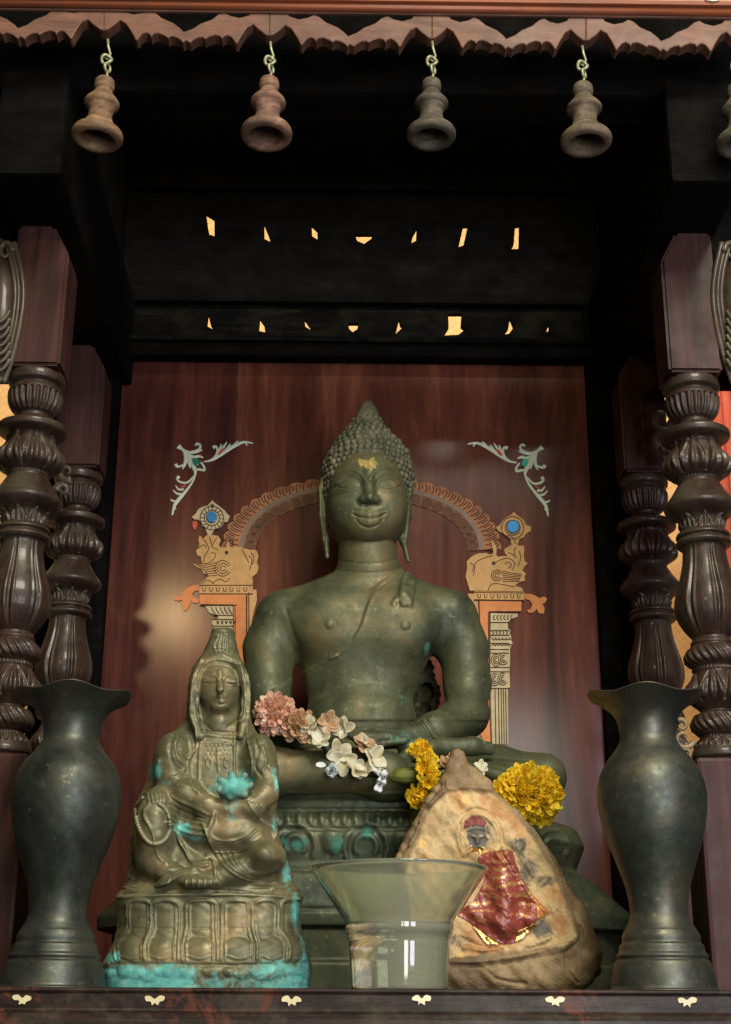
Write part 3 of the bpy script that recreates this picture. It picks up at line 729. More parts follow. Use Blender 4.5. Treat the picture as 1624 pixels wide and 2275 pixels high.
bl += [[L4((380, 1080)), L4((420, 1120)), L4((450, 1190)), L4((410, 1260)), L4((400, 1320))], [L4((460, 1070)), L4((470, 1120)), L4((500, 1180)), L4((540, 1200))], [L4((530, 1080)), L4((500, 1130)), L4((470, 1180))],
       [L4((350, 1180)), L4((400, 1150)), L4((430, 1180))], [L4((470, 1230)), L4((520, 1240)), L4((500, 1290)), L4((450, 1330)), L4((400, 1335))], [L4((850, 1260)), L4((880, 1300)), L4((855, 1400))], [L4((780, 1190)), L4((820, 1270)), L4((850, 1330))],
       [L4((870, 1230)), L4((900, 1280)), L4((880, 1350))], [L4((640, 1120)), L4((680, 1105)), L4((690, 1160))], [L4((490, 1530)), L4((560, 1490)), L4((620, 1520)), L4((660, 1480))], [L4((370, 1540)), L4((440, 1500)), L4((500, 1540))],
       [R5((440, 1000)), R5((470, 930)), R5((520, 900)), R5((590, 880))], [R5((430, 930)), R5((460, 960)), R5((450, 1020))], [R5((590, 940)), R5((640, 910)), R5((700, 900)), R5((740, 940)), R5((720, 980))],
       [R5((750, 900)), R5((735, 850)), R5((750, 820))], [R5((760, 960)), R5((780, 900)), R5((770, 850))], [R5((670, 940)), R5((700, 925)), R5((715, 955)), R5((690, 970))], [R5((690, 860)), R5((720, 870)), R5((740, 890))],
       [R5((550, 1130)), R5((580, 1080)), R5((640, 1080)), R5((740, 1100))], [R5((690, 740)), R5((730, 760)), R5((745, 800))]]
lines('engraving', bl, YP - 0.0031, 0.0008, M_groove, panel, 4, 3)
# dark pupils
for c in (L4((628, 1228)), L4((487, 765)), R5((592, 935))): disc('eye_mark', c, 4, YP - 0.0030, 0.0009, M_groove, panel, 0)

# ================================================================== room beyond
t = NT('woven_mat_wall'); v = t.map((1, 1, 1))
br = t.n.new('ShaderNodeTexBrick'); mp = t.n.new('ShaderNodeMapping'); mp.inputs['Rotation'].default_value = (math.radians(90), 0, 0)
t.l.new(t.tc.outputs['Object'], mp.inputs[0]); mp2 = t.n.new('ShaderNodeMapping'); mp2.inputs['Rotation'].default_value = (0, 0, math.radians(38)); t.l.new(mp.outputs[0], mp2.inputs[0])
t.l.new(mp2.outputs[0], br.inputs[0]); br.inputs['Scale'].default_value = 14; br.inputs['Mortar Size'].default_value = 0.012
br.inputs['Color1'].default_value = (0.80, 0.50, 0.20, 1); br.inputs['Color2'].default_value = (0.74, 0.44, 0.17, 1); br.inputs['Mortar'].default_value = (0.55, 0.30, 0.11, 1)
t.set(col=t.mix(t.val(t.noise(5, 4), 0, 0.35), br.outputs[0], (0.70, 0.38, 0.15)), rough=0.6)
tag(box('room_wall', (-2.2, 3.6, -0.5), (2.2, 3.65, 4.6), t.m, None, 0), 'yellow woven mat wall glimpsed behind the altar', None, None, 'structure')
V, F = [], []
X0 = P(1606, 1200, 2.9).x
for i in range(16):
    tube_geo([(X0 + 0.012 + i * 0.022, 2.9, 0.9), (X0 + 0.012 + i * 0.022, 2.9, 2.4)], 0.0125, 8, V, F)
tag(mesh('red_curtain', V, F, plain('red_curtain_cloth', (0.50, 0.09, 0.05), 0.8, 0.15, 60)), 'red pleated curtain behind the front right pillar', 'curtain')
# ================================================================== draping helper
from mathutils.bvhtree import BVHTree
def poly_sd(px, poly):
    poly = np.array(poly, float); d = seg_dist(px, np.vstack([poly, poly[:1]]))
    ins = np.zeros(len(px), bool); x, y = px[:, 0], px[:, 1]
    for a, b in zip(poly, np.roll(poly, -1, 0)):
        c = (a[1] > y) != (b[1] > y)
        ins ^= c & (x < (b[0] - a[0]) * (y - a[1]) / (b[1] - a[1] + 1e-12) + a[0])
    return np.where(ins, -d, d)
def drape(name, poly, bvh, lift, mat, parent, step=2.0, crumple=0.0, seed=0, smooth=True, waves=None, fallbackY=None):
    poly = np.array(poly, float); lo, hi = poly.min(0), poly.max(0)
    xs = np.arange(lo[0], hi[0] + step, step); ys = np.arange(lo[1], hi[1] + step, step)
    GX, GY = np.meshgrid(xs, ys); pts = np.stack([GX.ravel(), GY.ravel()], 1)
    sd = poly_sd(pts, poly); keep = sd < step * 0.6
    r = np.random.default_rng(seed)
    idx = -np.ones(len(pts), int); V = []
    ph = r.uniform(0, 6.28, 12); fr = r.uniform(0.05, 0.35, (12, 2)) * r.choice([-1, 1], (12, 2))
    for i in np.where(keep)[0]:
        x, y = pts[i]; d = ray(x, y).normalized()
        h = bvh.ray_cast(Vector((0, 0, CZ)), d)
        if h[0] is None: continue
        c = sum(math.sin(fr[k, 0] * x + fr[k, 1] * y + ph[k]) for k in range(12)) / 12
        l = lift + crumple * (abs(c) * 1.6)
        if waves: l += waves[0] * (0.5 + 0.5 * math.sin(y * waves[1] + 1.5 * math.sin(x * 0.03) + 0.4 * math.sin(x * 0.13)))
        idx[i] = len(V); V.append(h[0] - d * l)
    nx = len(xs); F = []
    for j in range(len(ys) - 1):
        for i in range(nx - 1):
            q = [idx[j * nx + i], idx[(j + 1) * nx + i], idx[(j + 1) * nx + i + 1], idx[j * nx + i + 1]]
            if min(q) >= 0: F.append(q)
    o = mesh(name, V, F, mat, parent, smooth)
    m = o.modifiers.new('s', 'SOLIDIFY'); m.thickness = 0.0006; m.offset = -1
    return o
def bvh_of(V, F): return BVHTree.FromPolygons([tuple(v) for v in V.tolist()], F.tolist())
def px_rows(rows, Y, conv=lambda q: q):
    out = []
    for y, l, r, d in rows:
        a = conv((l, y)); b = conv((r, y)); out.append((P(a[0], a[1], Y).z, P(a[0], a[1], Y).x, P(b[0], b[1], Y).x, d))
    return out

# ================================================================== seated bronze
M_bz = bronze('green_bronze', (0.038, 0.046, 0.026), (0.094, 0.104, 0.050), (0.185, 0.142, 0.062), 0.54, 0.34, ((0.06, 0.19, 0.12), (0.10, 0.30, 0.22), (0.16, 0.42, 0.36)))
M_hair = bronze('hair_bronze', (0.030, 0.035, 0.022), (0.085, 0.088, 0.050), (0.22, 0.19, 0.12), 0.62, 0.2, edge=0.2, scale=30)
M_ped = bronze('pedestal_bronze', (0.018, 0.025, 0.017), (0.048, 0.062, 0.034), (0.11, 0.115, 0.058), 0.5, 0.4, ((0.03, 0.16, 0.11), (0.05, 0.26, 0.19), (0.10, 0.38, 0.30)))
M_gold = plain('gold_leaf', (0.36, 0.28, 0.075), 0.6, 0.45, 160, metal=0.25, bump=0.6)
bud = empty('seated_statue', P(812, 2195, 2.0), 'large green bronze statue sitting cross-legged, gold leaf on its forehead', 'statue')
bud.location.z = ZS
v = Vol(P(380, 1830, 2.0) - Vector((0.02, 0.22, 0)), (0.38, 2.10, P(812, 1240, 2.0).z + 0.035), 0.0019)
v.slab(px_rows([(1272, 752, 880, .030), (1290, 715, 915, .040), (1312, 672, 958, .050), (1340, 650, 984, .058), (1380, 643, 978, .064), (1440, 655, 962, .064), (1500, 672, 934, .056), (1560, 686, 916, .050), (1620, 684, 926, .055), (1700, 660, 960, .062)], 2.0), 2.005, 0.012, p=2.35)
v.chain([(820, 1270, 1.998, 70), (815, 1215, 1.99, 63)], 0.016)
v.chain([(735, 1322, 2.0, 34), (630, 1374, 2.0, 55), (597, 1440, 1.995, 50), (592, 1520, 1.985, 46), (604, 1592, 1.965, 43)], 0.022)
v.chain([(604, 1592, 1.965, 43), (690, 1640, 1.905, 33), (775, 1648, 1.885, 27)], 0.012)
v.chain([(900, 1322, 2.0, 34), (998, 1376, 2.0, 55), (1028, 1440, 1.995, 48), (1038, 1520, 1.985, 45), (1036, 1590, 1.96, 46)], 0.022)
v.chain([(1036, 1590, 1.96, 46), (965, 1624, 1.905, 36), (905, 1638, 1.885, 28)], 0.012)
# pectoral softness
v.ell(P(735, 1385, 1.965), (0.050, 0.028, 0.040), 0.03); v.ell(P(885, 1388, 1.965), (0.050, 0.028, 0.040), 0.03)
v.ell(P(800, 1600, 1.975), (0.066, 0.040, 0.040), 0.03)
# legs
v.chain([(900, 1705, 1.99, 52), (1100, 1712, 1.935, 50), (1208, 1722, 1.92, 46)], 0.02)
v.chain([(1206, 1732, 1.915, 42), (1000, 1738, 1.875, 42), (850, 1740, 1.87, 40)], 0.02)
v.chain([(720, 1705, 1.99, 52), (520, 1712, 1.935, 50), (425, 1722, 1.92, 46)], 0.02)
v.chain([(430, 1725, 1.915, 46), (600, 1716, 1.875, 50), (860, 1716, 1.865, 46)], 0.02)
v.chain([(905, 1672, 1.878, 20), (985, 1660, 1.872, 21), (1050, 1658, 1.875, 20), (1086, 1664, 1.88, 13)], 0.006)
for k in range(4): v.chain([(1060, 1650 + 6 * k, 1.874, 8), (1092, 1656 + 5 * k, 1.878, 6)], 0.002)
# hands, one in the other
v.ell(P(822, 1644, 1.880), (0.055, 0.026, 0.013), 0.008)
for k in range(4):
    v.chain([(905 - 2 * k, 1630 + 5 * k, 1.874 - .004 * k, 9), (850, 1634 + 6 * k, 1.866 - .004 * k, 8), (790 + 5 * k, 1638 + 6 * k, 1.868 - .004 * k, 6)], 0.002)
    v.chain([(760, 1640 + 6 * k, 1.872 - .004 * k, 9), (830, 1652 + 5 * k, 1.866 - .004 * k, 7)], 0.002)
v.chain([(880, 1628, 1.872, 9), (835, 1622, 1.868, 8)], 0.003); v.chain([(762, 1630, 1.872, 9), (812, 1621, 1.868, 8)], 0.003)
V, F = v.mesh()
B3 = lambda z: ((550 + z[0] / 2.32) / 1.1016, (1350 + z[1] / 2.32) / 1.1016)
st = [([B3(q) for q in [(1010,110),(940,150),(880,195),(835,255),(805,330),(775,420),(725,505),(655,575),(600,600)]], 4.0, 2.6),
      ([B3(q) for q in [(1000,120),(930,165),(872,210),(828,268),(798,340),(768,428),(718,515),(650,585)]], 3.5, -2.2),
      ([B3(q) for q in [(1040,105),(1010,150),(985,200),(975,235)]], 4, -3.0), ([B3(q) for q in [(1050,112),(1022,155),(1000,205),(1045,225),(1065,180)]], 4, 2.0),
      ([B3(q) for q in [(960,300),(985,265),(1015,258),(1040,275),(1050,310)]], 5, 2.6), ([B3(q) for q in [(1010,240),(1020,300)]], 7, 2.2), ([B3(q) for q in [(1075,130),(1085,200),(1070,260)]], 4, -1.8), ([B3(q) for q in [(1035,130),(1030,180),(1020,225)]], 12, 2.0),
      ([B3(q) for q in [(1140,952),(1175,990),(1205,1048)]], 2.5, -1.5), ([B3(q) for q in [(1128,958),(1160,1000),(1190,1055)]], 2.5, 1.2), ([B3(q) for q in [(1112,966),(1145,1005),(1172,1058)]], 2.2, -1.2),
      ([(752, 1246), (800, 1252), (850, 1250), (880, 1242)], 2.2, -1.2), ([(745, 1266), (800, 1272), (850, 1270), (888, 1262)], 2.2, -1.0),
      ([B3(q) for q in [(350,330),(375,420),(410,520)]], 5, -1.0), ([(640, 1668), (740, 1655), (860, 1680)], 3, 0.9), ([(640, 1760), (760, 1764), (900, 1762)], 3, 1.0), ([(930, 1690), (1050, 1682), (1180, 1690)], 3, -0.8)]
bl = [(B3((595, 412))[0], B3((595, 412))[1], 11, 11, 2.6), (B3((1025, 418))[0], B3((1025, 418))[1], 11, 11, 2.2)]
V = relief(V, F, st, bl)
# robe: a thin raised layer right of its diagonal hem, and the folded sash over the shoulder
px = proj(V); N_ = normals(V, F); fr_ = np.clip((-N_[:, 1] - 0.05) / 0.3, 0, 1)
robe = [B3(q) for q in [(1005,100),(935,150),(875,197),(832,255),(802,330),(773,420),(722,507),(655,572),(560,622),(430,690),(250,800),(100,960),(1700,960),(1700,60),(1010,60)]]
sash = [B3(q) for q in [(1028,108),(1062,118),(1075,180),(1078,250),(1052,310),(1008,316),(985,285),(1000,230),(1008,170)]]
V = V + N_ * ((np.clip(0.5 - poly_sd(px, robe) / 5, 0, 1) * 0.0019 + np.clip(0.5 - poly_sd(px, sash) / 4, 0, 1) * 0.0026) * fr_)[:, None]
pat = blobs_mask(V, [(900, 1640, 60, 22, .42), (1005, 1590, 55, 40, .1), (948, 1442, 10, 18, .62), (880, 1540, 45, 90, .30), (960, 1370, 60, 50, .28), (1060, 1650, 40, 16, .3)])
body = sculpt('body', V, F, M_bz, bud, {'patina': pat})

# ---- head
v = Vol(P(690, 1262, 2.0) - Vector((0, 0.12, 0)), Vector((P(940, 1000, 2.0).x, 2.09, P(815, 965, 2.0).z)), 0.00115)
v.ell(P(815, 1106, 1.996), (0.0612, 0.068, 0.0775), 0.01)
v.ell(P(815, 1160, 1.983), (0.0500, 0.052, 0.0480), 0.03)
v.ell(P(816, 1172, 1.950), (0.024, 0.022, 0.018), 0.02)            # chin
for s in (-1, 1): v.ell(P(818 + s * 42, 1125, 1.957), (0.025, 0.022, 0.030), 0.022)   # cheeks
# brows to nose
v.chain([(819, 1050, 1.9335, 6), (820, 1082, 1.927, 8.5), (821, 1105, 1.9185, 11)], 0.009)
v.ell(P(807, 1111, 1.9245), (0.0060, 0.0075, 0.0050), 0.006); v.ell(P(834, 1111, 1.9245), (0.0060, 0.0075, 0.0050), 0.006)
# eyes
v.ell(P(771, 1076, 1.9485), (0.0175, 0.0115, 0.0100), 0.004); v.ell(P(865, 1078, 1.9485), (0.0175, 0.0115, 0.0100), 0.004)
# lips
v.chain([(785, 1141, 1.9380, 4), (803, 1142, 1.9315, 7.5), (820, 1144, 1.9285, 8), (837, 1142, 1.9315, 7.5), (855, 1141, 1.9385, 4)], 0.006)
v.chain([(792, 1150, 1.9385, 5), (806, 1158, 1.9325, 8.5), (820, 1160, 1.930, 9.5), (834, 1158, 1.9325, 8.5), (849, 1150, 1.9385, 5)], 0.006)
# ears
v.chain([(718, 1066, 2.0, 7), (714, 1088, 2.0, 8), (716, 1150, 2.0, 8), (723, 1198, 1.995, 7), (727, 1238, 1.99, 5)], 0.006, sq=(1, .8, 1))
v.chain([(906, 1066, 2.0, 7), (909, 1088, 2.0, 8), (905, 1150, 2.0, 8), (897, 1205, 1.995, 7), (907, 1246, 1.99, 5)], 0.006, sq=(1, .8, 1))
V, F = v.mesh()
st = [([(738, 1080), (748, 1062), (765, 1049), (785, 1045), (802, 1054), (812, 1070)], 3.2, 1.5), ([(823, 1062), (836, 1046), (855, 1039), (876, 1045), (892, 1060), (900, 1078)], 3.2, 1.5),
      ([(744, 1083), (758, 1068), (775, 1060), (793, 1066), (803, 1080)], 5, -1.8), ([(834, 1080), (846, 1064), (864, 1058), (882, 1066), (893, 1082)], 5, -1.8),
      ([(748, 1081), (760, 1084), (775, 1085), (790, 1081), (799, 1079)], 1.9, -1.8), ([(839, 1080), (850, 1085), (866, 1087), (880, 1084), (890, 1080)], 1.9, -1.8),
      ([(750, 1089), (770, 1093), (794, 1086)], 1.8, -0.7), ([(844, 1088), (866, 1095), (886, 1089)], 1.8, -0.7), ([(752, 1085), (770, 1089), (792, 1084)], 2, 0.7), ([(846, 1085), (866, 1091), (884, 1086)], 2, 0.7),
      ([(784, 1142), (795, 1147), (810, 1150), (820, 1151), (832, 1150), (846, 1147), (857, 1141)], 2.0, -2.3), ([(790, 1153), (799, 1164), (809, 1170), (820, 1172), (831, 1170), (842, 1164), (851, 1153)], 2.4, -1.1), ([(786, 1134), (800, 1133), (814, 1136), (820, 1138), (826, 1136), (840, 1133), (855, 1134)], 2.2, -1.2),
      ([(820, 1129), (820, 1136)], 3, -0.4),
      ([(790, 1114), (794, 1122), (800, 1124)], 2.2, -0.8), ([(850, 1114), (847, 1122), (842, 1124)], 2.2, -0.8), ([(807, 1121), (813, 1122)], 2.5, -2.2), ([(829, 1121), (835, 1122)], 2.5, -2.2),
      ([(713, 1085), (715, 1150), (722, 1200)], 2, -1.2), ([(909, 1085), (905, 1150), (900, 1200)], 2, -1.2), ([(775, 1125), (770, 1140), (774, 1155)], 4, -0.4), ([(864, 1125), (868, 1140), (862, 1155)], 4, -0.4)]
V = relief(V, F, st)
pat = blobs_mask(V, [(870, 1140, 45, 50, .3), (825, 1185, 30, 14, .32)])
head = sculpt('head', V, F, M_bz, bud, {'patina': pat})
hb = bvh_of(V, F)
# ---- hair cap with rows of curls and the smooth dome on top
HR = [(882, 814, 822, .003), (887, 807, 828, .007), (896, 800, 835, .0115), (908, 794, 841, .0150), (922, 789, 846, .0180), (928, 785, 850, .0210), (951, 771, 861, .030), (976, 747, 886, .045), (1001, 731, 906, .055), (1041, 716, 916, .063), (1080, 715, 915, .065), (1125, 722, 908, .060), (1165, 735, 895, .050), (1180, 745, 885, .045)]
hr = px_rows(HR, 2.0)
v = Vol((min(q[1] for q in hr) - .01, 1.93, hr[-1][0] - .006), (max(q[2] for q in hr) + .01, 2.095, hr[0][0] + .008), 0.0016)
v.slab(hr, 2.013, 0.004, p=2.0)
V, F = v.mesh()
hair = sculpt('hair', V, F, M_hair, bud)
hz = np.array([q[0] for q in hr][::-1]); hl = np.array([q[1] for q in hr][::-1]); hR = np.array([q[2] for q in hr][::-1]); hd = np.array([q[3] for q in hr][::-1])
CV, CF = [], []
sp = bmesh.new(); bmesh.ops.create_uvsphere(sp, u_segments=10, v_segments=7, radius=1); spV = [q.co.copy() for q in sp.verts]; spF = [[w.index for w in f.verts] for f in sp.faces]; sp.free()
z = P(815, 930, 2.0).z; row = 0
while z > P(815, 1135, 2.0).z:
    a = (np.interp(z, hz, hR) - np.interp(z, hz, hl)) / 2; cx = (np.interp(z, hz, hR) + np.interp(z, hz, hl)) / 2; b = np.interp(z, hz, hd)
    n = max(7, int(2 * math.pi * (a + b) / 2 / 0.0102)); r = 0.0054 if a > 0.03 else 0.0040
    for k in range(n):
        th = 2 * math.pi * (k + 0.5 * (row % 2)) / n
        c = Vector((cx + (a - .0016) * math.cos(th), 2.013 + (b - .0016) * math.sin(th), z)); rr = r * random.uniform(0.72, 1.22); c = c + Vector([random.uniform(-.0009, .0009) for _ in range(3)])
        base = len(CV)
        for q in spV: CV.append(c + Vector((q.x * rr, q.y * rr, q.z * rr * 1.05)))
        CF += [[base + i for i in f] for f in spF]
    z -= 0.0094; row += 1
mesh('curls', CV, CF, M_hair, hair)
z = P(817, 925, 2.0).z
drape('gold_leaf', [(793, 1022), (799, 1018), (805, 1022), (811, 1020), (818, 1024), (824, 1017), (831, 1015), (833, 1023), (841, 1030), (835, 1034), (836, 1041), (829, 1040), (825, 1049), (820, 1040), (812, 1041), (806, 1034), (799, 1037), (797, 1030)], hb, 0.0003, M_gold, head, 1.5, 0.0004, 3)

# ---- pedestal
PD = [(1764, 500, 1115, .120), (1770, 430, 1200, .135), (1792, 405, 1220, .140), (1800, 400, 1226, .136), (1806, 400, 1226, .132), (1830, 398, 1228, .132), (1838, 360, 1266, .136), (1848, 350, 1280, .142), (1880, 330, 1296, .146), (1935, 350, 1277, .138), (1944, 340, 1288, .140), (1965, 305, 1322, .146), (2010, 250, 1375, .152), (2040, 218, 1409, .156), (2068, 218, 1409, .156), (2076, 250, 1375, .15), (2140, 250, 1375, .15), (2146, 225, 1400, .156), (2200, 225, 1400, .156), (2212, 225, 1400, .156)]
v = Vol((-0.40, 1.83, ZS - 0.012), (0.40, 2.17, P(812, 1755, 2.0).z + 0.01), 0.0026)
pr = px_rows(PD, 2.0); pr[-1] = (ZS - 0.001, *pr[-1][1:])
v.slab(pr, 2.005, 0.004, p=2.5)
V, F = v.mesh()
st = []; bl = []
for i in range(30):
    x = 440 + i * 25; bl.append((x, 1818, 8.5, 18, 3.5))
for cx, cy, r in ((656, 1880, 44), (813, 1882, 48), (500, 1880, 44), (970, 1882, 48), (1120, 1882, 48), (1230, 1880, 34)):
    for s, h in ((1.0, 2.4), (0.72, -1.8), (0.5, 2.0)):
        st.append(([(cx + r * s * math.cos(a), cy - r * 1.1 * s * math.sin(a)) for a in np.linspace(-0.5, math.pi + 0.5, 12)], 4.5, h))
for cx in (735, 578, 892, 1046, 1180): bl.append((cx, 1868, 22, 32, 3.5))
st += [([(400, 1797), (800, 1800), (1230, 1797)], 4, -3.0), ([(400, 1838), (800, 1842), (1230, 1838)], 4, -3.0), ([(400, 1926), (800, 1932), (1230, 1926)], 5, -3.0), ([(300, 2010), (800, 2020), (1300, 2010)], 5, -2.5)]
V = relief(V, F, st, bl)
pat = blobs_mask(V, [(665, 1870, 30, 24, .5), (745, 1870, 22, 30, .5), (815, 1850, 20, 16, .65), (620, 1880, 30, 30, .55), (1250, 1850, 40, 30, .3)])
sculpt('pedestal', V, F, M_ped, bud, {'patina': pat})
# rough backing stone seen between the arm and the waist
v = Vol(P(880, 1640, 2.1) - Vector((0.02, 0.02, 0)), P(1010, 1420, 2.1) + Vector((0.02, 0.05, 0.02)), 0.0022)
v.chain([(940, 1620, 2.10, 34), (946, 1540, 2.10, 30), (944, 1480, 2.10, 16), (938, 1455, 2.10, 8)], 0.01)
v.chain([(940, 1640, 2.09, 40), (930, 2180, 2.165, 30)], 0.01) if False else None
V, F = v.mesh()
V = V + normals(V, F) * (np.sin(V[:, 0:1] * 420) * np.sin(V[:, 2:3] * 510) * 0.0016)
b = sculpt('backing_stone', V, F, plain('crusted_stone', (0.17, 0.15, 0.09), 0.8, 0.8, 70, bump=1.0), bud)

# ================================================================== seated figurine with beads
M_gy = bronze('olive_bronze', (0.075, 0.082, 0.045), (0.155, 0.145, 0.072), (0.30, 0.215, 0.10), 0.46, 0.3, ((0.06, 0.24, 0.20), (0.15, 0.52, 0.46), (0.42, 0.74, 0.64)), 11, speck=(0.36, 0.38, 0.24))
G = lambda z: ((240 + z[0] / 2.3945) / 1.1016, (1500 + z[1] / 2.3945) / 1.1016)
YG = 1.70
gy = empty('hooded_figurine', Vector((P(480, 2190, YG).x, YG, ZS)), 'olive bronze hooded figurine with turquoise patina, seated on a petal base', 'figurine')
def gc(L): return [G(q) for q in L]
v = Vol((P(225, 2200, YG).x - .004, YG - 0.105, ZS - 0.008), (P(705, 2200, YG).x + .004, YG + 0.085, P(480, 1385, YG).z + 0.008), 0.00125)
bs = px_rows([(2140, 50, 1238, .078), (2110, 36, 1250, .082), (2060, 38, 1252, .082), (2000, 72, 1238, .078), (1930, 104, 1214, .072), (1850, 120, 1192, .067), (1780, 117, 1186, .065), (1700, 106, 1192, .067), (1655, 124, 1186, .066), (1630, 175, 1160, .060)], YG, G)
bs[0] = (ZS - 0.0002, *bs[0][1:])
v.slab(bs, YG, 0.006, p=2.9)
v.slab(px_rows([(1640, 160, 1170, .060), (1500, 176, 1128, .056), (1400, 182, 1092, .052), (1300, 190, 1062, .048), (1200, 208, 1046, .046), (1100, 230, 1052, .044), (1000, 286, 1056, .043), (900, 304, 1046, .041), (850, 324, 1028, .040), (780, 376, 986, .038), (700, 446, 930, .034), (650, 492, 904, .030), (600, 516, 893, .028), (500, 522, 893, .027), (400, 530, 888, .027), (330, 552, 868, .025), (270, 592, 843, .022), (240, 614, 826, .020), (180, 642, 814, .018), (110, 666, 797, .015), (98, 674, 789, .012)], YG, G), YG, 0.012, p=2.1)
def gel(x, y, Y, rx, ry, rz, k=0.006, **kw):
    q = G((x, y)); v.ell(P(q[0], q[1], Y), (rx * SC(q[0], q[1], Y) / 2.638, ry, rz * SC(q[0], q[1], Y) / 2.638), k, **kw)
def gch(L, k=0.006, sq=(1, 1, 1)): v.chain([(*G((x, y)), Y, r / 2.638) for x, y, Y, r in L], k, sq)
gel(712, 440, 1.679, 124, 0.026, 168, 0.004)                # head inside the hood
gch([(715, 640, 1.675, 70), (715, 560, 1.680, 70)], 0.01)
gch([(716, 345, 1.656, 8), (716, 430, 1.650, 15), (717, 452, 1.6475, 21)], 0.004)      # nose
gch([(690, 492, 1.6565, 9), (720, 488, 1.653, 13), (752, 492, 1.656, 9)], 0.003); gch([(700, 510, 1.6565, 9), (722, 514, 1.654, 13), (745, 508, 1.6565, 9)], 0.003)
gel(655, 405, 1.6605, 38, .005, 17, .003); gel(778, 408, 1.6605, 38, .005, 17, .003)
gel(720, 550, 1.662, 50, .010, 34, .006)
# hood rim
gch([(700, 265, 1.668, 30), (620, 300, 1.668, 24), (566, 400, 1.668, 22), (556, 520, 1.668, 24), (566, 620, 1.664, 24), (590, 720, 1.660, 22)], 0.006)
gch([(735, 265, 1.668, 30), (820, 300, 1.668, 24), (862, 400, 1.668, 22), (866, 520, 1.668, 24), (858, 620, 1.664, 24), (836, 720, 1.660, 22)], 0.006)
# sleeves, forearms, knees, lap
gel(440, 850, 1.672, 110, .028, 150, .012); gel(950, 860, 1.672, 95, .028, 150, .012)
gch([(400, 950, 1.662, 60), (520, 1060, 1.650, 62), (640, 1130, 1.642, 50), (760, 1160, 1.638, 44)], 0.012)
gch([(1000, 930, 1.662, 58), (985, 1060, 1.652, 60), (900, 1140, 1.642, 56), (800, 1130, 1.638, 44)], 0.012)
gel(340, 1260, 1.656, 125, .032, 235, .012)                   # raised knee
gch([(345, 1130, 1.640, 50), (330, 1200, 1.634, 40), (340, 1300, 1.634, 30)], 0.008)  # hand on the knee
gel(985, 1430, 1.655, 118, .040, 92, .008)                    # folded knee
gch([(985, 1440, 1.650, 70), (800, 1520, 1.640, 62), (640, 1570, 1.632, 48)], 0.012)
gel(600, 1585, 1.628, 110, .016, 34, .006)                    # foot
gel(740, 1290, 1.652, 240, .022, 90, .014)
gch([(300, 1450, 1.655, 70), (420, 1540, 1.640, 46), (560, 1540, 1.632, 40)], .012)
# hands and offering
gel(800, 1040, 1.634, 100, .018, 60, .006)
for a in range(7): gch([(800, 1040, 1.624, 26), (800 + 95 * math.cos(a * .9), 1010 + 70 * math.sin(a * .9), 1.624, 20)], 0.004)
V, F = v.mesh()
S_ = lambda L, w=3.0, h=1.2: (gc(L), w, h * 1.4)
st = []
# petals of the base: nested outlines
for cx, hw, cb, hb in ((240, 62, 190, 78), (395, 72, 370, 88), (603, 78, 595, 92), (812, 78, 825, 94), (985, 64, 1020, 82), (1115, 40, 1165, 44)):
    for s, h, w in ((1.12, 1.5, 3.2), (0.86, 1.2, 2.4)):
        st.append(S_([(cb - hb * s, 2030), (cb - hb * s, 1950), (cx - hw * s, 1850), (cx - hw * s, 1740), (cx - hw * s * .8, 1700 - 20 * (s - .8)), (cx, 1688 - 40 * (s - .86)), (cx + hw * s * .8, 1700 - 20 * (s - .8)), (cx + hw * s, 1740), (cx + hw * s, 1850), (cb + hb * s, 1950), (cb + hb * s, 2030)], w, h))
    st.append(S_([(cb - hb * .8, 2010), (cb, 2032), (cb + hb * .8, 2010)], 2.4, 1.0))
    st.append(S_([(cx - hw * .6, 1850), (cx + hw * .6, 1852)], 2.2, -0.7))
st += [S_([(110, 1668), (400, 1655), (700, 1650), (1000, 1660), (1185, 1680)], 3.5, 1.8), S_([(140, 1640), (400, 1625), (760, 1628), (1100, 1640)], 3, -2.0), S_([(70, 2052), (300, 2060), (700, 2066), (1000, 2060), (1240, 2050)], 4, -1.2)]
# hood and robe edges
st += [S_([(610, 270), (560, 380), (548, 500), (545, 600), (575, 690), (575, 790), (530, 860), (528, 950), (560, 1030), (590, 1060)], 2.6, 1.5),
       S_([(640, 285), (592, 360), (586, 450), (592, 560), (612, 700), (600, 760), (592, 900), (590, 1050)], 2.4, 1.2),
       S_([(830, 290), (852, 380), (862, 500), (850, 620), (802, 660), (800, 800), (798, 960)], 2.4, 1.2), S_([(868, 330), (884, 450), (880, 600), (872, 700), (900, 850), (905, 960)], 2.6, 1.4),
       S_([(616, 715), (700, 722), (800, 735)], 3, 1.5), S_([(610, 690), (700, 697), (800, 706)], 2.5, -1.0), S_([(604, 760), (700, 760), (796, 772)], 2, 0.9),
       S_([(575, 500), (588, 610), (612, 640), (660, 680)], 2.4, -1.2), S_([(850, 500), (842, 600), (800, 640), (760, 670)], 2.4, -1.2),
       S_([(468, 720), (452, 780), (470, 850), (505, 900), (480, 950), (430, 970)], 3, 1.3), S_([(480, 800), (520, 850), (545, 820), (540, 760), (510, 700)], 3, 1.2), S_([(440, 720), (420, 800), (440, 880), (480, 920)], 3, -1.2),
       S_([(920, 740), (940, 820), (920, 900), (960, 960)], 3, -1.2), S_([(960, 780), (985, 860), (965, 930)], 3, 1.2), S_([(1000, 900), (1035, 960), (1050, 1030)], 3, 1.2)]
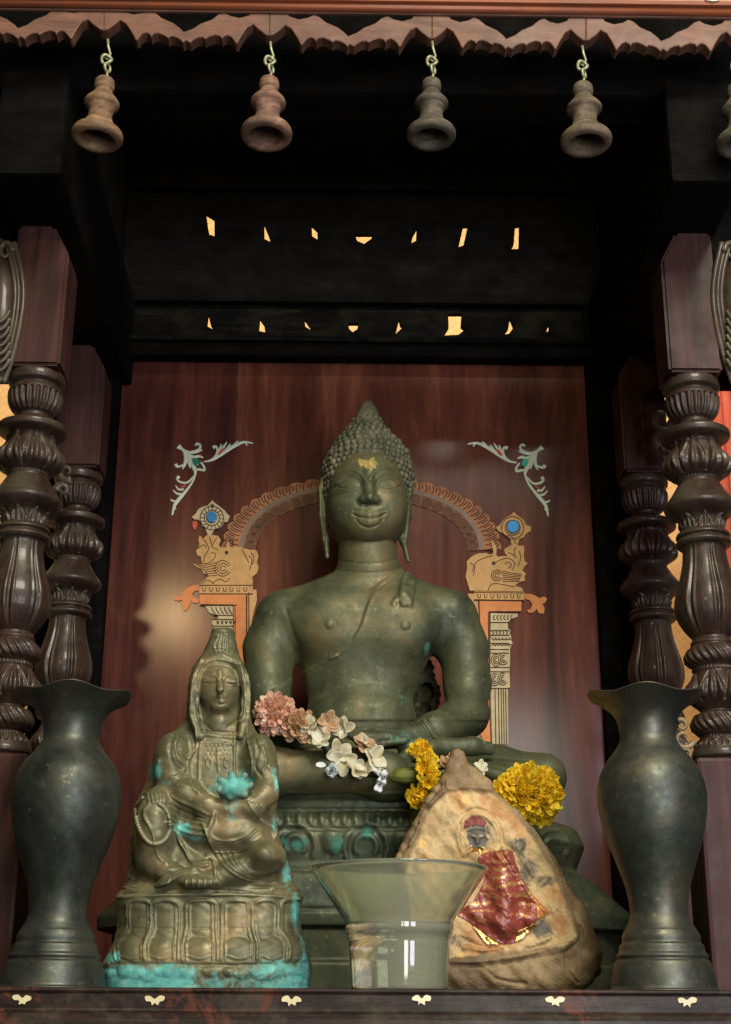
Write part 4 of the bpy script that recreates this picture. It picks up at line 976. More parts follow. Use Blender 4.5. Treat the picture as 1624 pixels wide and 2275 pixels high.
# crown relief
for k in range(4): st.append(S_([(690 + k * 22, 230), (680 + k * 26, 190), (700 + k * 18, 150), (705 + k * 15, 125)], 2.0, 1.0))
st += [S_([(655, 235), (720, 222), (790, 235)], 2.5, 1.2), S_([(690, 140), (730, 120), (770, 140)], 2, 1.0), S_([(620, 300), (700, 272), (820, 300)], 2.4, 0.8), S_([(628, 330), (712, 300), (806, 332)], 2.2, -0.9)]
# face
st += [S_([(630, 382), (660, 366), (692, 372), (704, 392)], 1.9, 0.9), S_([(738, 390), (750, 372), (780, 366), (812, 386)], 1.9, 0.9), S_([(625, 408), (655, 414), (690, 410)], 1.5, -1.1), S_([(745, 412), (778, 418), (810, 412)], 1.5, -1.1),
       S_([(688, 500), (722, 503), (756, 500)], 1.4, -1.2), S_([(702, 532), (722, 538), (744, 531)], 2.0, -0.8), S_([(700, 462), (706, 470)], 1.6, -1.0), S_([(728, 462), (735, 470)], 1.6, -1.0)]
# necklace
for r in range(4):
    for k in range(7 - r // 2):
        q = G((640 + k * 24 + (r % 2) * 10, 775 + r * 26)); st.append(([q, (q[0] + .1, q[1])], 2.4, 1.0))
for cx in (650, 755): st.append(S_([(cx + 14 * math.cos(a), 880 + 26 * math.sin(a)) for a in np.linspace(0, 6.28, 9)], 1.8, 1.0))
st += [S_([(700, 800), (702, 880), (706, 930)], 1.8, 0.8)]
# lap folds
for i in range(6): st.append(S_([(430 - i * 6, 1075 + i * 30), (500, 1110 + i * 34), (590 + i * 6, 1150 + i * 30), (650, 1185 + i * 18), (680, 1170 + i * 10)], 3.2, 1.5))
for i in range(5): st.append(S_([(610 + i * 12, 1270 + i * 22 - 30), (680, 1320 + i * 18), (760, 1335 + i * 16), (850, 1315 + i * 18), (930 + i * 10, 1250 + i * 18)], 3.0, 1.3))
for i in range(5): st.append(S_([(425 + i * 20, 1240 + i * 30), (480 + i * 12, 1330 + i * 26), (560, 1400 + i * 18), (640, 1440 + i * 12)], 3.2, 1.4))
for i in range(4): st.append(S_([(690 + i * 34, 1400), (730 + i * 30, 1470), (800 + i * 26, 1530 - i * 6), (900 + i * 30, 1570 - i * 14), (1040, 1590 - i * 16)], 3.2, 1.5))
for i in range(4): st.append(S_([(880 + i * 26, 1110 + i * 6), (930 + i * 18, 1180), (1000 + i * 6, 1250), (1035, 1290 + i * 12)], 2.8, 1.1))
for i in range(4): st.append(S_([(170 - i * 4, 1540 + i * 24), (230, 1575 + i * 18), (330, 1580 + i * 10), (420, 1560 + i * 4)], 3, 1.2))
for i in range(3): st.append(S_([(1020, 1590 + i * 14), (1090, 1575 + i * 16), (1130, 1540 + i * 22)], 3, 1.2))
st += [S_([(350, 1600), (450, 1555), (560, 1510), (680, 1470)], 3.5, 1.8), S_([(300, 1590), (420, 1520), (560, 1470), (660, 1455)], 3.5, -1.6), S_([(640, 1420), (680, 1460), (690, 1560), (710, 1590)], 3.2, 1.6), S_([(270, 1110), (230, 1200), (250, 1300), (300, 1360)], 3, 1.0),
       S_([(300, 1120), (270, 1180), (320, 1290), (350, 1420), (400, 1470)], 3, 1.4)]
for k in range(5): st.append(S_([(520 + k * 36, 1560 + k * 2), (515 + k * 36, 1600)], 2.2, 1.4)); st.append(S_([(300 + k * 22, 1110), (290 + k * 24, 1060)], 2.6, 1.3))
blp = []
for cx, hw, cb, hb in ((240, 62, 190, 78), (395, 72, 370, 88), (603, 78, 595, 92), (812, 78, 825, 94), (985, 64, 1020, 82), (1115, 40, 1165, 44)):
    q = G((cx, 1790)); blp.append((q[0], q[1], hw / 2.638, 42, 2.6)); q = G((cb, 1965)); blp.append((q[0], q[1], hb / 2.638, 26, 3.4))
for k in range(16):
    q = G((60 + k * 78 + rng.uniform(-20, 20), 2110 + rng.uniform(-20, 25))); blp.append((q[0], q[1], rng.uniform(16, 34), rng.uniform(10, 20), rng.uniform(0.8, 2.4)))
V = relief(V, F, st, blp)
V = V + normals(V, F) * (0.0005 * np.sin(V[:, 0:1] * 260 + 2 * np.sin(V[:, 2:3] * 190)) * np.sin(V[:, 2:3] * 230 + V[:, 1:2] * 200))
gb = lambda x, y, rx, ry, s: (*G((x, y)), rx / 2.638, ry / 2.638, s)
pat = blobs_mask(V, [gb(250, 2110, 250, 60, 1.0), gb(420, 2075, 60, 30, .85), gb(660, 2110, 260, 36, .5), gb(1090, 2100, 190, 62, .95), gb(1215, 2050, 40, 90, .9), gb(800, 1010, 130, 95, 1.0), gb(790, 1150, 110, 70, .66), gb(335, 925, 55, 55, .95), gb(380, 990, 60, 30, .55),
    gb(1020, 940, 60, 60, .6), gb(1045, 1000, 18, 60, .9), gb(1030, 1240, 20, 50, .9), gb(490, 1265, 60, 50, .95), gb(560, 1320, 80, 40, .6), gb(1110, 1530, 36, 110, .85), gb(1160, 1770, 36, 130, .9), gb(80, 2020, 60, 40, .9), gb(1020, 1530, 60, 40, .5), gb(650, 680, 20, 30, .4), gb(700, 1560, 90, 40, .35), gb(640, 2110, 600, 60, .45)], 0.8) * 0.86
rimz = np.clip((P(*G((640, 2030)), YG).z - V[:, 2]) / 0.018, 0, 1); rx_ = proj(V)[:, 0]; pat = np.maximum(pat, rimz * np.interp(rx_, [230, 400, 450, 560, 600, 690], [0.95, 0.9, 0.46, 0.44, 0.68, 0.75]))
sd_ = np.interp(rx_, [600, 680], [0, 0.5]) * np.clip((P(*G((640, 1500)), YG).z - V[:, 2]) / 0.03, 0, 1); pat = np.maximum(pat, sd_)
fig = sculpt('body', V, F, M_gy, gy, {'patina': pat})
fb = bvh_of(V, F)
# prayer beads
bp = catmull([(262, 1085), (222, 1140), (226, 1215), (255, 1290), (300, 1345), (350, 1352), (395, 1325), (420, 1270), (415, 1200), (395, 1150), (360, 1120)], 5)
BV, BF = [], []
for q in bp:
    g = G(q); d = ray(*g).normalized(); h = fb.ray_cast(Vector((0, 0, CZ)), d)
    if h[0] is None: continue
    base = len(BV); c = h[0] - d * 0.001
    for s in spV: BV.append(c + s * 0.0028)
    BF += [[base + i for i in f] for f in spF]
mesh('prayer_beads', BV, BF, M_gy, gy)
# ================================================================== stone tablet
T = lambda z: ((730 + z[0] / 2.1653) / 1.1016, (1750 + z[1] / 2.1653) / 1.1016)
YT = 1.785
t = NT('weathered_clay'); n = t.noise(14, 8, 0.7); n2 = t.noise(70, 5, 0.7)
rim = t.ramp(n, [(0.3, (0.085, 0.055, 0.026)), (0.46, (0.21, 0.135, 0.060)), (0.60, (0.36, 0.25, 0.12)), (0.75, (0.16, 0.15, 0.07))])
ac, af = t.attr('face'); gc_, gf = t.attr('gild'); dc, df = t.attr('dark')
fc = t.ramp(t.noise(13, 8, 0.72), [(0.30, (0.30, 0.13, 0.045)), (0.42, (0.52, 0.26, 0.09)), (0.50, (0.64, 0.46, 0.22)), (0.58, (0.38, 0.27, 0.12)), (0.66, (0.54, 0.33, 0.13)), (0.78, (0.16, 0.14, 0.065))])
c = t.mix(t.val(t.math('ADD', af, t.math('MULTIPLY', t.math('SUBTRACT', n2, 0.5), 0.8)), 0, 1, 0.35, 0.6), rim, fc)
c = t.mix(t.val(t.math('ADD', df, t.math('MULTIPLY', t.math('SUBTRACT', t.noise(34, 8, 0.8, None, 0.8), 0.5), 2.6)), 0, 0.9, 0.42, 0.75), c, (0.10, 0.092, 0.075))
c = t.mix(t.val(t.math('ADD', gf, t.math('MULTIPLY', t.math('SUBTRACT', t.noise(60, 5, 0.7), 0.5), 1.2)), 0, 1, 0.45, 0.6), c, (0.80, 0.52, 0.18))
t.set(col=c, rough=t.val(n2, 0.45, 0.8), metal=t.val(gf, 0, 0.35, 0.4, 0.8)); t.bump(t.math('ADD', n, n2), 0.8, 0.002)
M_clay = t.m
tab = empty('votive_tablet', Vector((P(1150, 2190, YT).x, YT, ZS)), 'triangular weathered clay tablet with red foil on its relief figure', 'tablet')
rows_t = [(178, 838, 850, .008), (200, 806, 878, .012), (260, 786, 905, .014), (300, 778, 955, .018), (350, 742, 1012, .021), (400, 702, 1045, .023), (480, 648, 1112, .026), (560, 612, 1192, .028), (640, 566, 1262, .030), (740, 518, 1342, .031), (830, 512, 1398, .032), (900, 528, 1434, .033),
          (1000, 560, 1502, .035), (1100, 590, 1548, .036), (1200, 620, 1590, .038), (1270, 640, 1606, .040), (1340, 652, 1602, .040), (1395, 664, 1580, .040), (1425, 680, 1550, .038)]
pr = px_rows(rows_t, YT, T); pr.append((ZS - 0.0005, pr[-1][1] + 0.008, pr[-1][2] - 0.02, .030))
v = Vol((min(q[1] for q in pr) - .01, YT - 0.075, ZS - .006), (max(q[2] for q in pr) + .01, YT + 0.05, pr[0][0] + .01), 0.0016)
v.slab(pr, YT, 0.006, p=3.2)
def tch(L, k=0.005): v.chain([(*T((x, y)), Y, r / 2.385) for x, y, Y, r in L], k)
yf = YT - 0.026
tch([(952, 610, yf, 40), (948, 665, yf, 30)])
tch([(862, 700, yf + .003, 12), (850, 620, yf + .003, 12), (885, 550, yf + .003, 12), (955, 520, yf + .002, 12), (1020, 560, yf + .002, 12), (1055, 640, yf + .001, 12)], 0.003)
tch([(920, 742, yf, 22), (1000, 750, yf - .002, 38), (1090, 760, yf - .003, 40), (1150, 820, yf - .004, 34), (1180, 900, yf - .005, 30), (1235, 990, yf - .006, 30)])
tch([(1070, 800, yf - .003, 62), (1090, 930, yf - .006, 70), (1090, 1060, yf - .007, 74)], 0.01)
tch([(950, 1060, yf - .006, 42), (1090, 1120, yf - .008, 50), (1240, 1070, yf - .008, 40)], 0.01)
V, F = v.mesh()
tc = lambda L: [T(q) for q in L]
inner = tc([(800, 392), (1000, 402), (1130, 515), (1240, 650), (1350, 840), (1420, 1010), (1478, 1170), (1410, 1222), (1010, 1262), (780, 1290), (640, 1250), (590, 1000), (575, 850), (615, 700), (660, 590), (720, 470)])
px = proj(V); N = normals(V, F); fr = np.clip(-N[:, 1] - 0.2, 0, 0.4) / 0.4
sd = poly_sd(px, inner)
dep = np.clip(0.5 - sd / 10, 0, 1); V = V + N * (-0.0032 * dep * fr)[:, None]
wob = np.sin(V[:, 0] * 130 + 1.5 * np.sin(V[:, 2] * 90)) * np.sin(V[:, 2] * 110 + 2) * 0.0018 + np.sin(V[:, 0] * 310 + V[:, 2] * 250) * 0.0006
V = V + N * wob[:, None]
V = V + N * (np.sin(V[:, 0:1] * 700 + 3 * np.sin(V[:, 2:3] * 300)) * np.sin(V[:, 2:3] * 620) * 0.00035)
st = [(tc([(1180, 480), (1290, 620), (1400, 830), (1410, 900), (1475, 1060), (1500, 1180), (1420, 1260)]), 4, -4.0), (tc([(750, 370), (660, 500), (600, 640), (540, 740)]), 4, -4.0), (tc([(800, 390), (900, 382), (1020, 396)]), 4, 3.2),
      (tc([(700, 1330), (950, 1330), (1060, 1400), (1200, 1425)]), 4, -3.5), (tc([(1000, 1330), (1200, 1300), (1400, 1262)]), 4, -2.9), (tc([(1420, 1280), (1430, 1350), (1480, 1420)]), 4, -3.2), (tc([(790, 350), (780, 400), (700, 480)]), 3, 2.4),
      # halo and figure in relief
      (tc([(865, 720), (845, 640), (870, 560), (930, 525), (1000, 545), (1050, 610), (1060, 680)]), 4, 2.9), (tc([(880, 700), (870, 640), (895, 575)]), 4, -2.4),
      (tc([(905, 650), (925, 640), (940, 650)]), 2.5, 2.4), (tc([(960, 650), (985, 640), (1005, 655)]), 2.5, 2.4), (tc([(948, 640), (948, 680)]), 3, 2.4), (tc([(925, 700), (955, 710), (985, 700)]), 2.5, -2.4), (tc([(900, 625), (950, 612), (1010, 628)]), 2.5, -1.9),
      (tc([(880, 740), (960, 700), (1040, 730), (1090, 790)]), 5, 4.2), (tc([(1080, 690), (1110, 760), (1160, 860), (1230, 960), (1300, 1040)]), 4, 3.8), (tc([(1060, 680), (1120, 700), (1180, 780), (1240, 880)]), 4, -3.5),
      (tc([(640, 560), (700, 470), (770, 400)]), 3.5, 3.2), (tc([(590, 690), (640, 590)]), 3.5, 3.2), (tc([(1150, 500), (1260, 640), (1370, 830), (1450, 1020)]), 3.5, 3.5), (tc([(1200, 470), (1310, 610), (1420, 810), (1470, 900)]), 3.5, -3.8),
      (tc([(880, 1230), (1000, 1250), (1200, 1230), (1330, 1180)]), 5, 4.5), (tc([(860, 1180), (920, 1210), (1010, 1235)]), 4, -3.2), (tc([(650, 1290), (900, 1310), (1200, 1270), (1450, 1210)]), 4, 3.5),
      (tc([(870, 620), (855, 560), (900, 510), (960, 500), (1030, 530), (1075, 610), (1085, 690)]), 3.5, -3.2),
      (tc([(1160, 660), (1190, 650), (1180, 700), (1150, 730)]), 6, 3.2), (tc([(1270, 900), (1320, 1000), (1340, 1060)]), 3, -2.4), (tc([(1300, 1100), (1340, 1160), (1390, 1200)]), 3, -1.9)]
bl = []
V = relief(V, F, st, bl)
px = proj(V)
face = np.clip(0.5 - poly_sd(px, inner) / 24, 0, 1) * fr
tb = lambda x, y, rx, ry, s: (*T((x, y)), rx / 2.385, ry / 2.385, s)
gild = blobs_mask(V, [tb(960, 715, 50, 25, .7), tb(700, 900, 60, 120, .55), tb(900, 450, 60, 40, .5), tb(1000, 600, 30, 20, .3), tb(860, 1275, 60, 24, .55), tb(1300, 1040, 40, 40, .6), tb(660, 680, 30, 60, .5)])
dark = blobs_mask(V, [tb(950, 640, 80, 100, .75), tb(1170, 690, 60, 50, .8), tb(1220, 830, 60, 90, .75), tb(1300, 880, 70, 40, .8), tb(1180, 760, 30, 70, .7), tb(870, 1200, 120, 50, .6), tb(1290, 1130, 60, 60, .75), tb(1380, 1080, 60, 100, .35), tb(880, 470, 100, 40, .3)])
sculpt('tablet_body', V, F, M_clay, tab, {'face': face, 'gild': gild * fr, 'dark': dark * fr})
tbv = bvh_of(V, F)
t = NT('red_foil'); v1 = t.map((1, 1, 1)); wv = t.n.new('ShaderNodeTexWave'); wv.bands_direction = 'Z'; wv.inputs['Scale'].default_value = 30; wv.inputs['Distortion'].default_value = 9; wv.inputs['Detail'].default_value = 3
t.l.new(v1, wv.inputs[0]); nn = t.noise(60, 6, 0.7); ns = t.noise(16, 3, 0.5)
g = t.math('MULTIPLY', t.val(wv.outputs[1], 0, 1, 0.55, 0.8), t.val(ns, 0, 1, 0.42, 0.58))
g = t.math('MULTIPLY', g, t.val(nn, 0.0, 0.85, 0.42, 0.60))
t.set(col=t.mix(g, t.ramp(nn, [(0.3, (0.17, 0.030, 0.022)), (0.55, (0.31, 0.065, 0.04)), (0.75, (0.48, 0.20, 0.09))]), (0.90, 0.55, 0.20)), rough=0.36, metal=t.math('MULTIPLY', g, 0.9), coat=0.25); t.bump(nn, 0.5, 0.002)
M_foil = t.m
M_gf = plain('gold_foil', (0.88, 0.50, 0.16), 0.25, 0.2, 80, metal=0.9, bump=1.0)
M_hd = plain('dark_worn_face', (0.14, 0.125, 0.10), 0.6, 0.5, 60, bump=1.0)
drape('relief_head', tc([(948 + 50 * math.cos(a) + 3 * math.sin(5 * a), 645 + 70 * math.sin(a)) for a in np.linspace(0, 2 * math.pi, 28, endpoint=False)]), tbv, 0.0003, M_hd, tab, 1.6, 0.0003, 21)
for ex_ in (928, 968): drape('eye_relief', tc([(ex_ + 12 * math.cos(a), 640 + 7 * math.sin(a)) for a in np.linspace(0, 2 * math.pi, 12, endpoint=False)]), tbv, 0.0012, plain('worn_light_clay', (0.36, 0.31, 0.22), 0.7), tab, 1.2, 0.0, 22)
drape('gilt_chin', tc([(915, 690), (945, 705), (985, 695), (980, 722), (950, 735), (918, 722)]), tbv, 0.0006, M_gf, tab, 1.6, 0.0004, 23)
foil = drape('red_foil', tc([(975, 735), (1020, 722), (1075, 714), (1135, 716), (1148, 770), (1160, 800), (1178, 850), (1212, 905), (1236, 944), (1284, 1000), (1318, 1046), (1270, 1085), (1240, 1118), (1205, 1160), (1150, 1206), (1080, 1216), (1030, 1190), (960, 1140), (905, 1096), (845, 1062), (880, 1020), (930, 985), (960, 930), (985, 880), (992, 840), (962, 800), (950, 760)]), tbv, 0.0010, M_foil, tab, 1.6, 0.0008, 5, waves=(0.0003, 0.42))
drape('gold_foil', tc([(925, 1118), (960, 1140), (1010, 1182), (1070, 1216), (1000, 1216), (970, 1180)]), tbv, 0.003, M_gf, tab, 1.6, 0.0008, 8)
drape('gold_foil', tc([(1160, 1150), (1250, 1105), (1262, 1120), (1190, 1185), (1150, 1205)]), tbv, 0.0035, M_gf, tab, 1.6, 0.0008, 9)
drape('orange_foil', tc([(1235, 945), (1290, 1000), (1338, 1045), (1275, 1085), (1262, 1020)]), tbv, 0.002, plain('orange_foil', (0.72, 0.30, 0.09), 0.35, 0.2, 80, metal=0.4), tab, 1.6, 0.0008, 10)
drape('red_cap', tc([(880, 600), (885, 560), (920, 536), (965, 538), (1000, 570), (985, 590), (940, 582), (905, 590)]), tbv, 0.0012, plain('dull_red_paint', (0.22, 0.045, 0.035), 0.6, 0.3, 80), tab, 1.6, 0.0003, 11)

# ================================================================== glass bowl
t = NT('olive_tinted_glass'); n = t.noise(9, 3, 0.5)
t.set(col=t.ramp(n, [(0.3, (0.90, 0.95, 0.60)), (0.7, (0.98, 0.99, 0.80))]), rough=t.val(t.noise(12, 4), 0.02, 0.10), ior=1.46, trans=0.80, coat=0.9, coatr=0.03)
M_glass = t.m
YBW = 1.605
def bz(y): return P(887, T((0, y))[1], YBW).z
def br_(h): return h / 2.3853 * SC(887, 2000, YBW)
outer = [(0, ZS, 'n'), (br_(246), ZS, 'n'), (br_(250), ZS + 0.002, 'n'), (br_(258), bz(1330), 'n'), (br_(266), bz(1200), 'n'), (br_(272), bz(1176), 'n'), (br_(284), bz(1150), 'n'), (br_(287), bz(1128), 'n'), (br_(282), bz(1112), 'n'), (br_(300), bz(1080), 'n'), (br_(474), bz(820), 'n'), (br_(478), bz(812), 'n'), (br_(474), bz(806), 'n'), (br_(450), bz(822), 'n'), (br_(266), bz(1075), 'n'), (br_(250), bz(1108), 'n'), (br_(225), bz(1118), 'n'), (0.0005, bz(1124), 'n')]
rows = []
for (r0, z0, _), (r1, z1, _) in zip(outer[:-1], outer[1:]):
    n_ = max(1, int(math.hypot(r1 - r0, z1 - z0) / 0.0012))
    for k in range(n_): rows.append((max(1e-4, r0 + (r1 - r0) * k / n_), z0 + (z1 - z0) * k / n_))
rows.append((1e-4, outer[-1][1]))
ra = np.array(rows)
for _ in range(2):                                       # soften the moulded edges
    ra[2:-2] = 0.25 * ra[1:-3] + 0.5 * ra[2:-2] + 0.25 * ra[3:-1]
V, F = lathe_mesh([(r, z, 'n', 0) for r, z in ra], None, 128, (P(887, 2000, YBW).x, YBW, 0))
gb_ = mesh('glass_bowl', V, F, M_glass)
gb_['label'] = 'olive tinted glass bowl with a flaring rim on a thick round foot'; gb_['category'] = 'bowl'

# ================================================================== bronze vases
M_vase = bronze('dark_green_bronze', (0.034, 0.038, 0.032), (0.075, 0.084, 0.067), (0.15, 0.13, 0.085), 0.44, 0.7, ((0.05, 0.12, 0.08), (0.08, 0.2, 0.14), (0.12, 0.28, 0.2)), 7, 0.3, (0.20, 0.18, 0.13))
YV = 1.60
def vase(cx, name, label, ph, dip):
    X = P(cx, 1786, YV).x
    zz = lambda vy: P(cx, (1650 + vy / 2.843) / 1.1016, YV).z
    rr = lambda h: h * 0.3193 * SC(cx, 1786, YV)
    root = empty(name, Vector((X, YV, ZS)), label, 'vase', 'bronze vases at the ends of the shelf')
    R = [(0.001, ZS, 'n'), (rr(345), ZS, 'n'), (rr(350), ZS + .004, 'n'), (rr(340), zz(2100), 'n'), (rr(318), zz(2010), 'n'), (rr(300), zz(1990), 'n'), (rr(306), zz(1960), 'n'), (rr(288), zz(1935), 'n'), (rr(280), zz(1890), 'n'), (rr(262), zz(1870), 'n'), (rr(262), zz(1830), 'n'), (rr(246), zz(1790), 'n'), (rr(236), zz(1775), 'n'), (rr(205), zz(1710), 'n'), (rr(196), zz(1640), 'n'),
         (rr(214), zz(1500), 'n'), (rr(262), zz(1340), 'n'), (rr(318), zz(1180), 'n'), (rr(356), zz(1040), 'n'), (rr(376), zz(900), 'n'), (rr(374), zz(800), 'n'), (rr(350), zz(700), 'n'), (rr(300), zz(610), 'n'), (rr(236), zz(530), 'n'), (rr(202), zz(470), 'n'), (rr(195), zz(420), 'n'), (rr(205), zz(350), 'n'), (rr(232), zz(285), 'n'), (rr(285), zz(230), 'n'), (rr(345), zz(190), 'f'), (rr(392), zz(162), 'f'), (rr(400), zz(158), 'f')]
    Rb = [(q[0], q[1], 'n') for q in R]
    dn = dense(Rb, 0.0016)
    inn = [(rr(400), zz(154)), (rr(388), zz(150)), (rr(330), zz(178)), (rr(270), zz(215)), (rr(215), zz(270)), (rr(185), zz(350)), (rr(178), zz(420)), (rr(178), zz(520))]
    dn += [(a, b, 'n', 0) for a, b in inn]
    V, F = lathe_mesh(dn, None, 128)
    zf = zz(300); zr = zz(158)
    th = np.arctan2(V[:, 1], V[:, 0]); rad = np.hypot(V[:, 0], V[:, 1])
    w = np.clip((rad - rr(215)) / (rr(400) - rr(215)), 0, 1) * (V[:, 2] > zf)
    w = w ** 1.5
    V[:, 2] += w * (0.0030 * np.cos(5 * th + ph) + dip * np.cos(th + ph * 1.7) * 0.002)
    V[:, :2] *= (1 + w * 0.035 * np.cos(5 * th + ph + 0.4))[:, None]
    V = V + np.array([X, YV, 0])
    F = [f for f in F if len(f) == 4] + [f for f in F if len(f) > 4][:1]
    me = bpy.data.meshes.new('body'); me.from_pydata(V.tolist(), [], F); me.update()
    at = me.attributes.new('patina', 'FLOAT', 'POINT')
    at.data.foreach_set('value', blobs_mask(V, [(cx - 40, 1700, 7, 6, .35), (cx + 50, 1696, 12, 6, .35), (cx + 30, 1570, 40, 40, .2)]).astype(np.float32))
    link('body', me, M_vase, root)
vase(147, 'bronze_vase', 'dark bronze vase with a wavy flared rim, left of the hooded figurine', 0.9, 1.0)
vase(1449, 'bronze_vase', 'dark bronze vase with a wavy flared rim, right of the clay tablet', 2.4, 0.6)

# ================================================================== wooden bells
M_bell = {}
def mbell(i, a, b, c): M_bell[i] = wood('bell_wood', a, b, c, 0.7, 0.05, (26, 26, 60), grime=(0.05, 0.038, 0.024), bump=1.0, edge=(0.42, 0.33, 0.22))
mbell(0, (0.05, 0.028, 0.016), (0.20, 0.115, 0.06), (0.42, 0.27, 0.15)); mbell(1, (0.06, 0.028, 0.018), (0.21, 0.11, 0.07), (0.40, 0.23, 0.15)); mbell(2, (0.022, 0.02, 0.014), (0.085, 0.072, 0.048), (0.24, 0.19, 0.125)); mbell(3, (0.035, 0.026, 0.016), (0.14, 0.10, 0.062), (0.32, 0.24, 0.15))
M_hook = plain('pale_brass_hook', (0.34, 0.35, 0.20), 0.4, 0.25, 90, metal=0.35)
YL = 1.50
def bell(px, py, i, tilt, roll, label, k=1.0):
    s = SC(px, py + 60, YL); top = P(px, py + 50, YL)
    root = empty('wooden_bell', Vector(P(px, py - 12, YL)), label, 'bell', 'wooden bells along the canopy edge')
    PR = [(2, 0), (15, 1), (20, 5), (22, 12), (22, 26), (19, 31), (20, 36), (27, 46), (36, 58), (39, 64), (37, 70), (31, 76), (27, 86), (26, 96), (29, 108), (36, 120), (46, 130), (53, 136), (56, 143), (56, 150), (52, 156), (44, 158), (38, 156), (33, 146), (30, 120), (24, 110), (2, 108)]
    rows = [(r * s * k, -h * s * k * 1.02, 'n') for r, h in PR]
    rows = [(max(1e-4, q[0]), q[1] + top.z, 'n', 0) for q in catmull([(a, b) for a, b, c in rows], 4)]
    V, F = lathe_mesh(rows, None, 56, (top.x, YL, 0)); F = [f[::-1] for f in F]
    mesh('bell_body', V, F, M_bell[i], root)
    # eye screw and ring
    V, F = [], []
    c1 = P(px, py + 8, YL); r1 = 11 * s
    tube_geo([c1 + Vector((r1 * math.cos(a), 0.002 * math.sin(2 * a), r1 * math.sin(a))) for a in np.linspace(0, 2 * math.pi, 20, endpoint=False)], 0.0021, 8, V, F, close=True)
    tube_geo([P(px, py - 36, YL), P(px + 2, py - 20, YL), P(px + 8, py - 4, YL + .002), P(px + 2, py + 8, YL + .004), P(px - 8, py + 2, YL + .002)], 0.0017, 8, V, F)
    mesh('eye_hook', V, F, M_hook, root)
    V, F = [], []
    c2 = P(px + 3, py + 26, YL); r2 = 10 * s
    tube_geo([c2 + Vector((0.5 * r2 * math.cos(a), r2 * 0.8 * math.cos(a), r2 * math.sin(a))) for a in np.linspace(0, 2 * math.pi, 20, endpoint=False)], 0.0019, 8, V, F, close=True)
    tube_geo([P(px + 3, py + 32, YL), P(px + 3, py + 52, YL)], 0.0017, 8, V, F)
    mesh('eye_screw', V, F, M_hook, root)
    root.rotation_euler = (math.radians(tilt), math.radians(roll), math.radians(random.uniform(0, 5)))
bell(238, 124, 0, 1, 3, 'tan wooden bell hanging from the canopy, leftmost of the row')
bell(600, 128, 1, -3, 1, 'reddish tan wooden bell hanging second from the left')
bell(960, 128, 2, 0, 1, 'dark grey-brown wooden bell hanging above the right of the statue head', 0.96)
bell(1294, 138, 3, -1, 0, 'weathered brown wooden bell hanging second from the right edge')
bell(1636, 140, 2, 0, 0, 'dark wooden bell half cut off by the right edge of the picture')
bell(-46, 122, 3, 2, 2, 'wooden bell past the left edge with only its rim showing')

# ================================================================== flowers
def petal(V, F, c, d, up, L, Wd, curl, ruff=0.0, nu=5, nv=4, cup=0.25):
    d = d.normalized(); s = d.cross(up); s = s.normalized() if s.length > 1e-5 else d.orthogonal().normalized(); n = s.cross(d).normalized()
    base = len(V); ph = random.uniform(0, 6)
    for i in range(nv + 1):
        t = i / nv; w = Wd * math.sin(math.pi * min(1, 0.12 + 0.72 * t)) ** 0.8
        for j in range(nu + 1):
            u = j / nu * 2 - 1
            off = n * (curl * L * t * t + cup * w * u * u) + n * (ruff * t * t * math.sin(ph + u * 7))
            V.append(c + d * (L * (t - (0.10 * u * u * t))) + s * (w * u) + off)
    for i in range(nv):
        for j in range(nu):
            a = base + i * (nu + 1) + j; F.append([a, a + 1, a + nu + 2, a + nu + 1])
def fmat(name, a, b, c, rough=0.6):
    t = NT(name); t.set(col=t.ramp(t.noise(90, 3, 0.6), [(0.32, a), (0.5, b), (0.68, c)]), rough=rough, sss=0.0)
    tr = t.n.new('ShaderNodeBsdfTranslucent'); ms = t.n.new('ShaderNodeMixShader'); ms.inputs[0].default_value = 0.38
    t.l.new(t.b.inputs['Base Color'].links[0].from_socket, tr.inputs[0]); t.l.new(t.b.outputs[0], ms.inputs[1]); t.l.new(tr.outputs[0], ms.inputs[2]); t.l.new(ms.outputs[0], t.n['Material Output'].inputs[0])
    t.b.inputs['Subsurface Weight'].default_value = 0.0; t.b.inputs['Subsurface Radius'].default_value = (0.004, 0.003, 0.001); t.bump(t.noise(240, 3), 0.15, 0.001); return t.m
M_yel = fmat('marigold_petals', (0.94, 0.59, 0.012), (0.97, 0.72, 0.03), (0.99, 0.82, 0.08))
M_pink = fmat('faded_pink_petals', (0.70, 0.36, 0.26), (0.92, 0.60, 0.42), (0.97, 0.84, 0.66))
M_wht = fmat('white_petals', (0.74, 0.64, 0.38), (0.86, 0.82, 0.62), (0.90, 0.90, 0.80))
M_tan = fmat('browned_petals', (0.55, 0.30, 0.14), (0.70, 0.46, 0.26), (0.76, 0.62, 0.42))
M_sep = fmat('green_calyx', (0.10, 0.13, 0.02), (0.19, 0.21, 0.035), (0.28, 0.28, 0.06))
M_rib = plain('white_ribbon', (0.70, 0.72, 0.74), 0.5, 0.1)
M_thr = plain('dark_stem', (0.035, 0.045, 0.02), 0.7, 0.3)
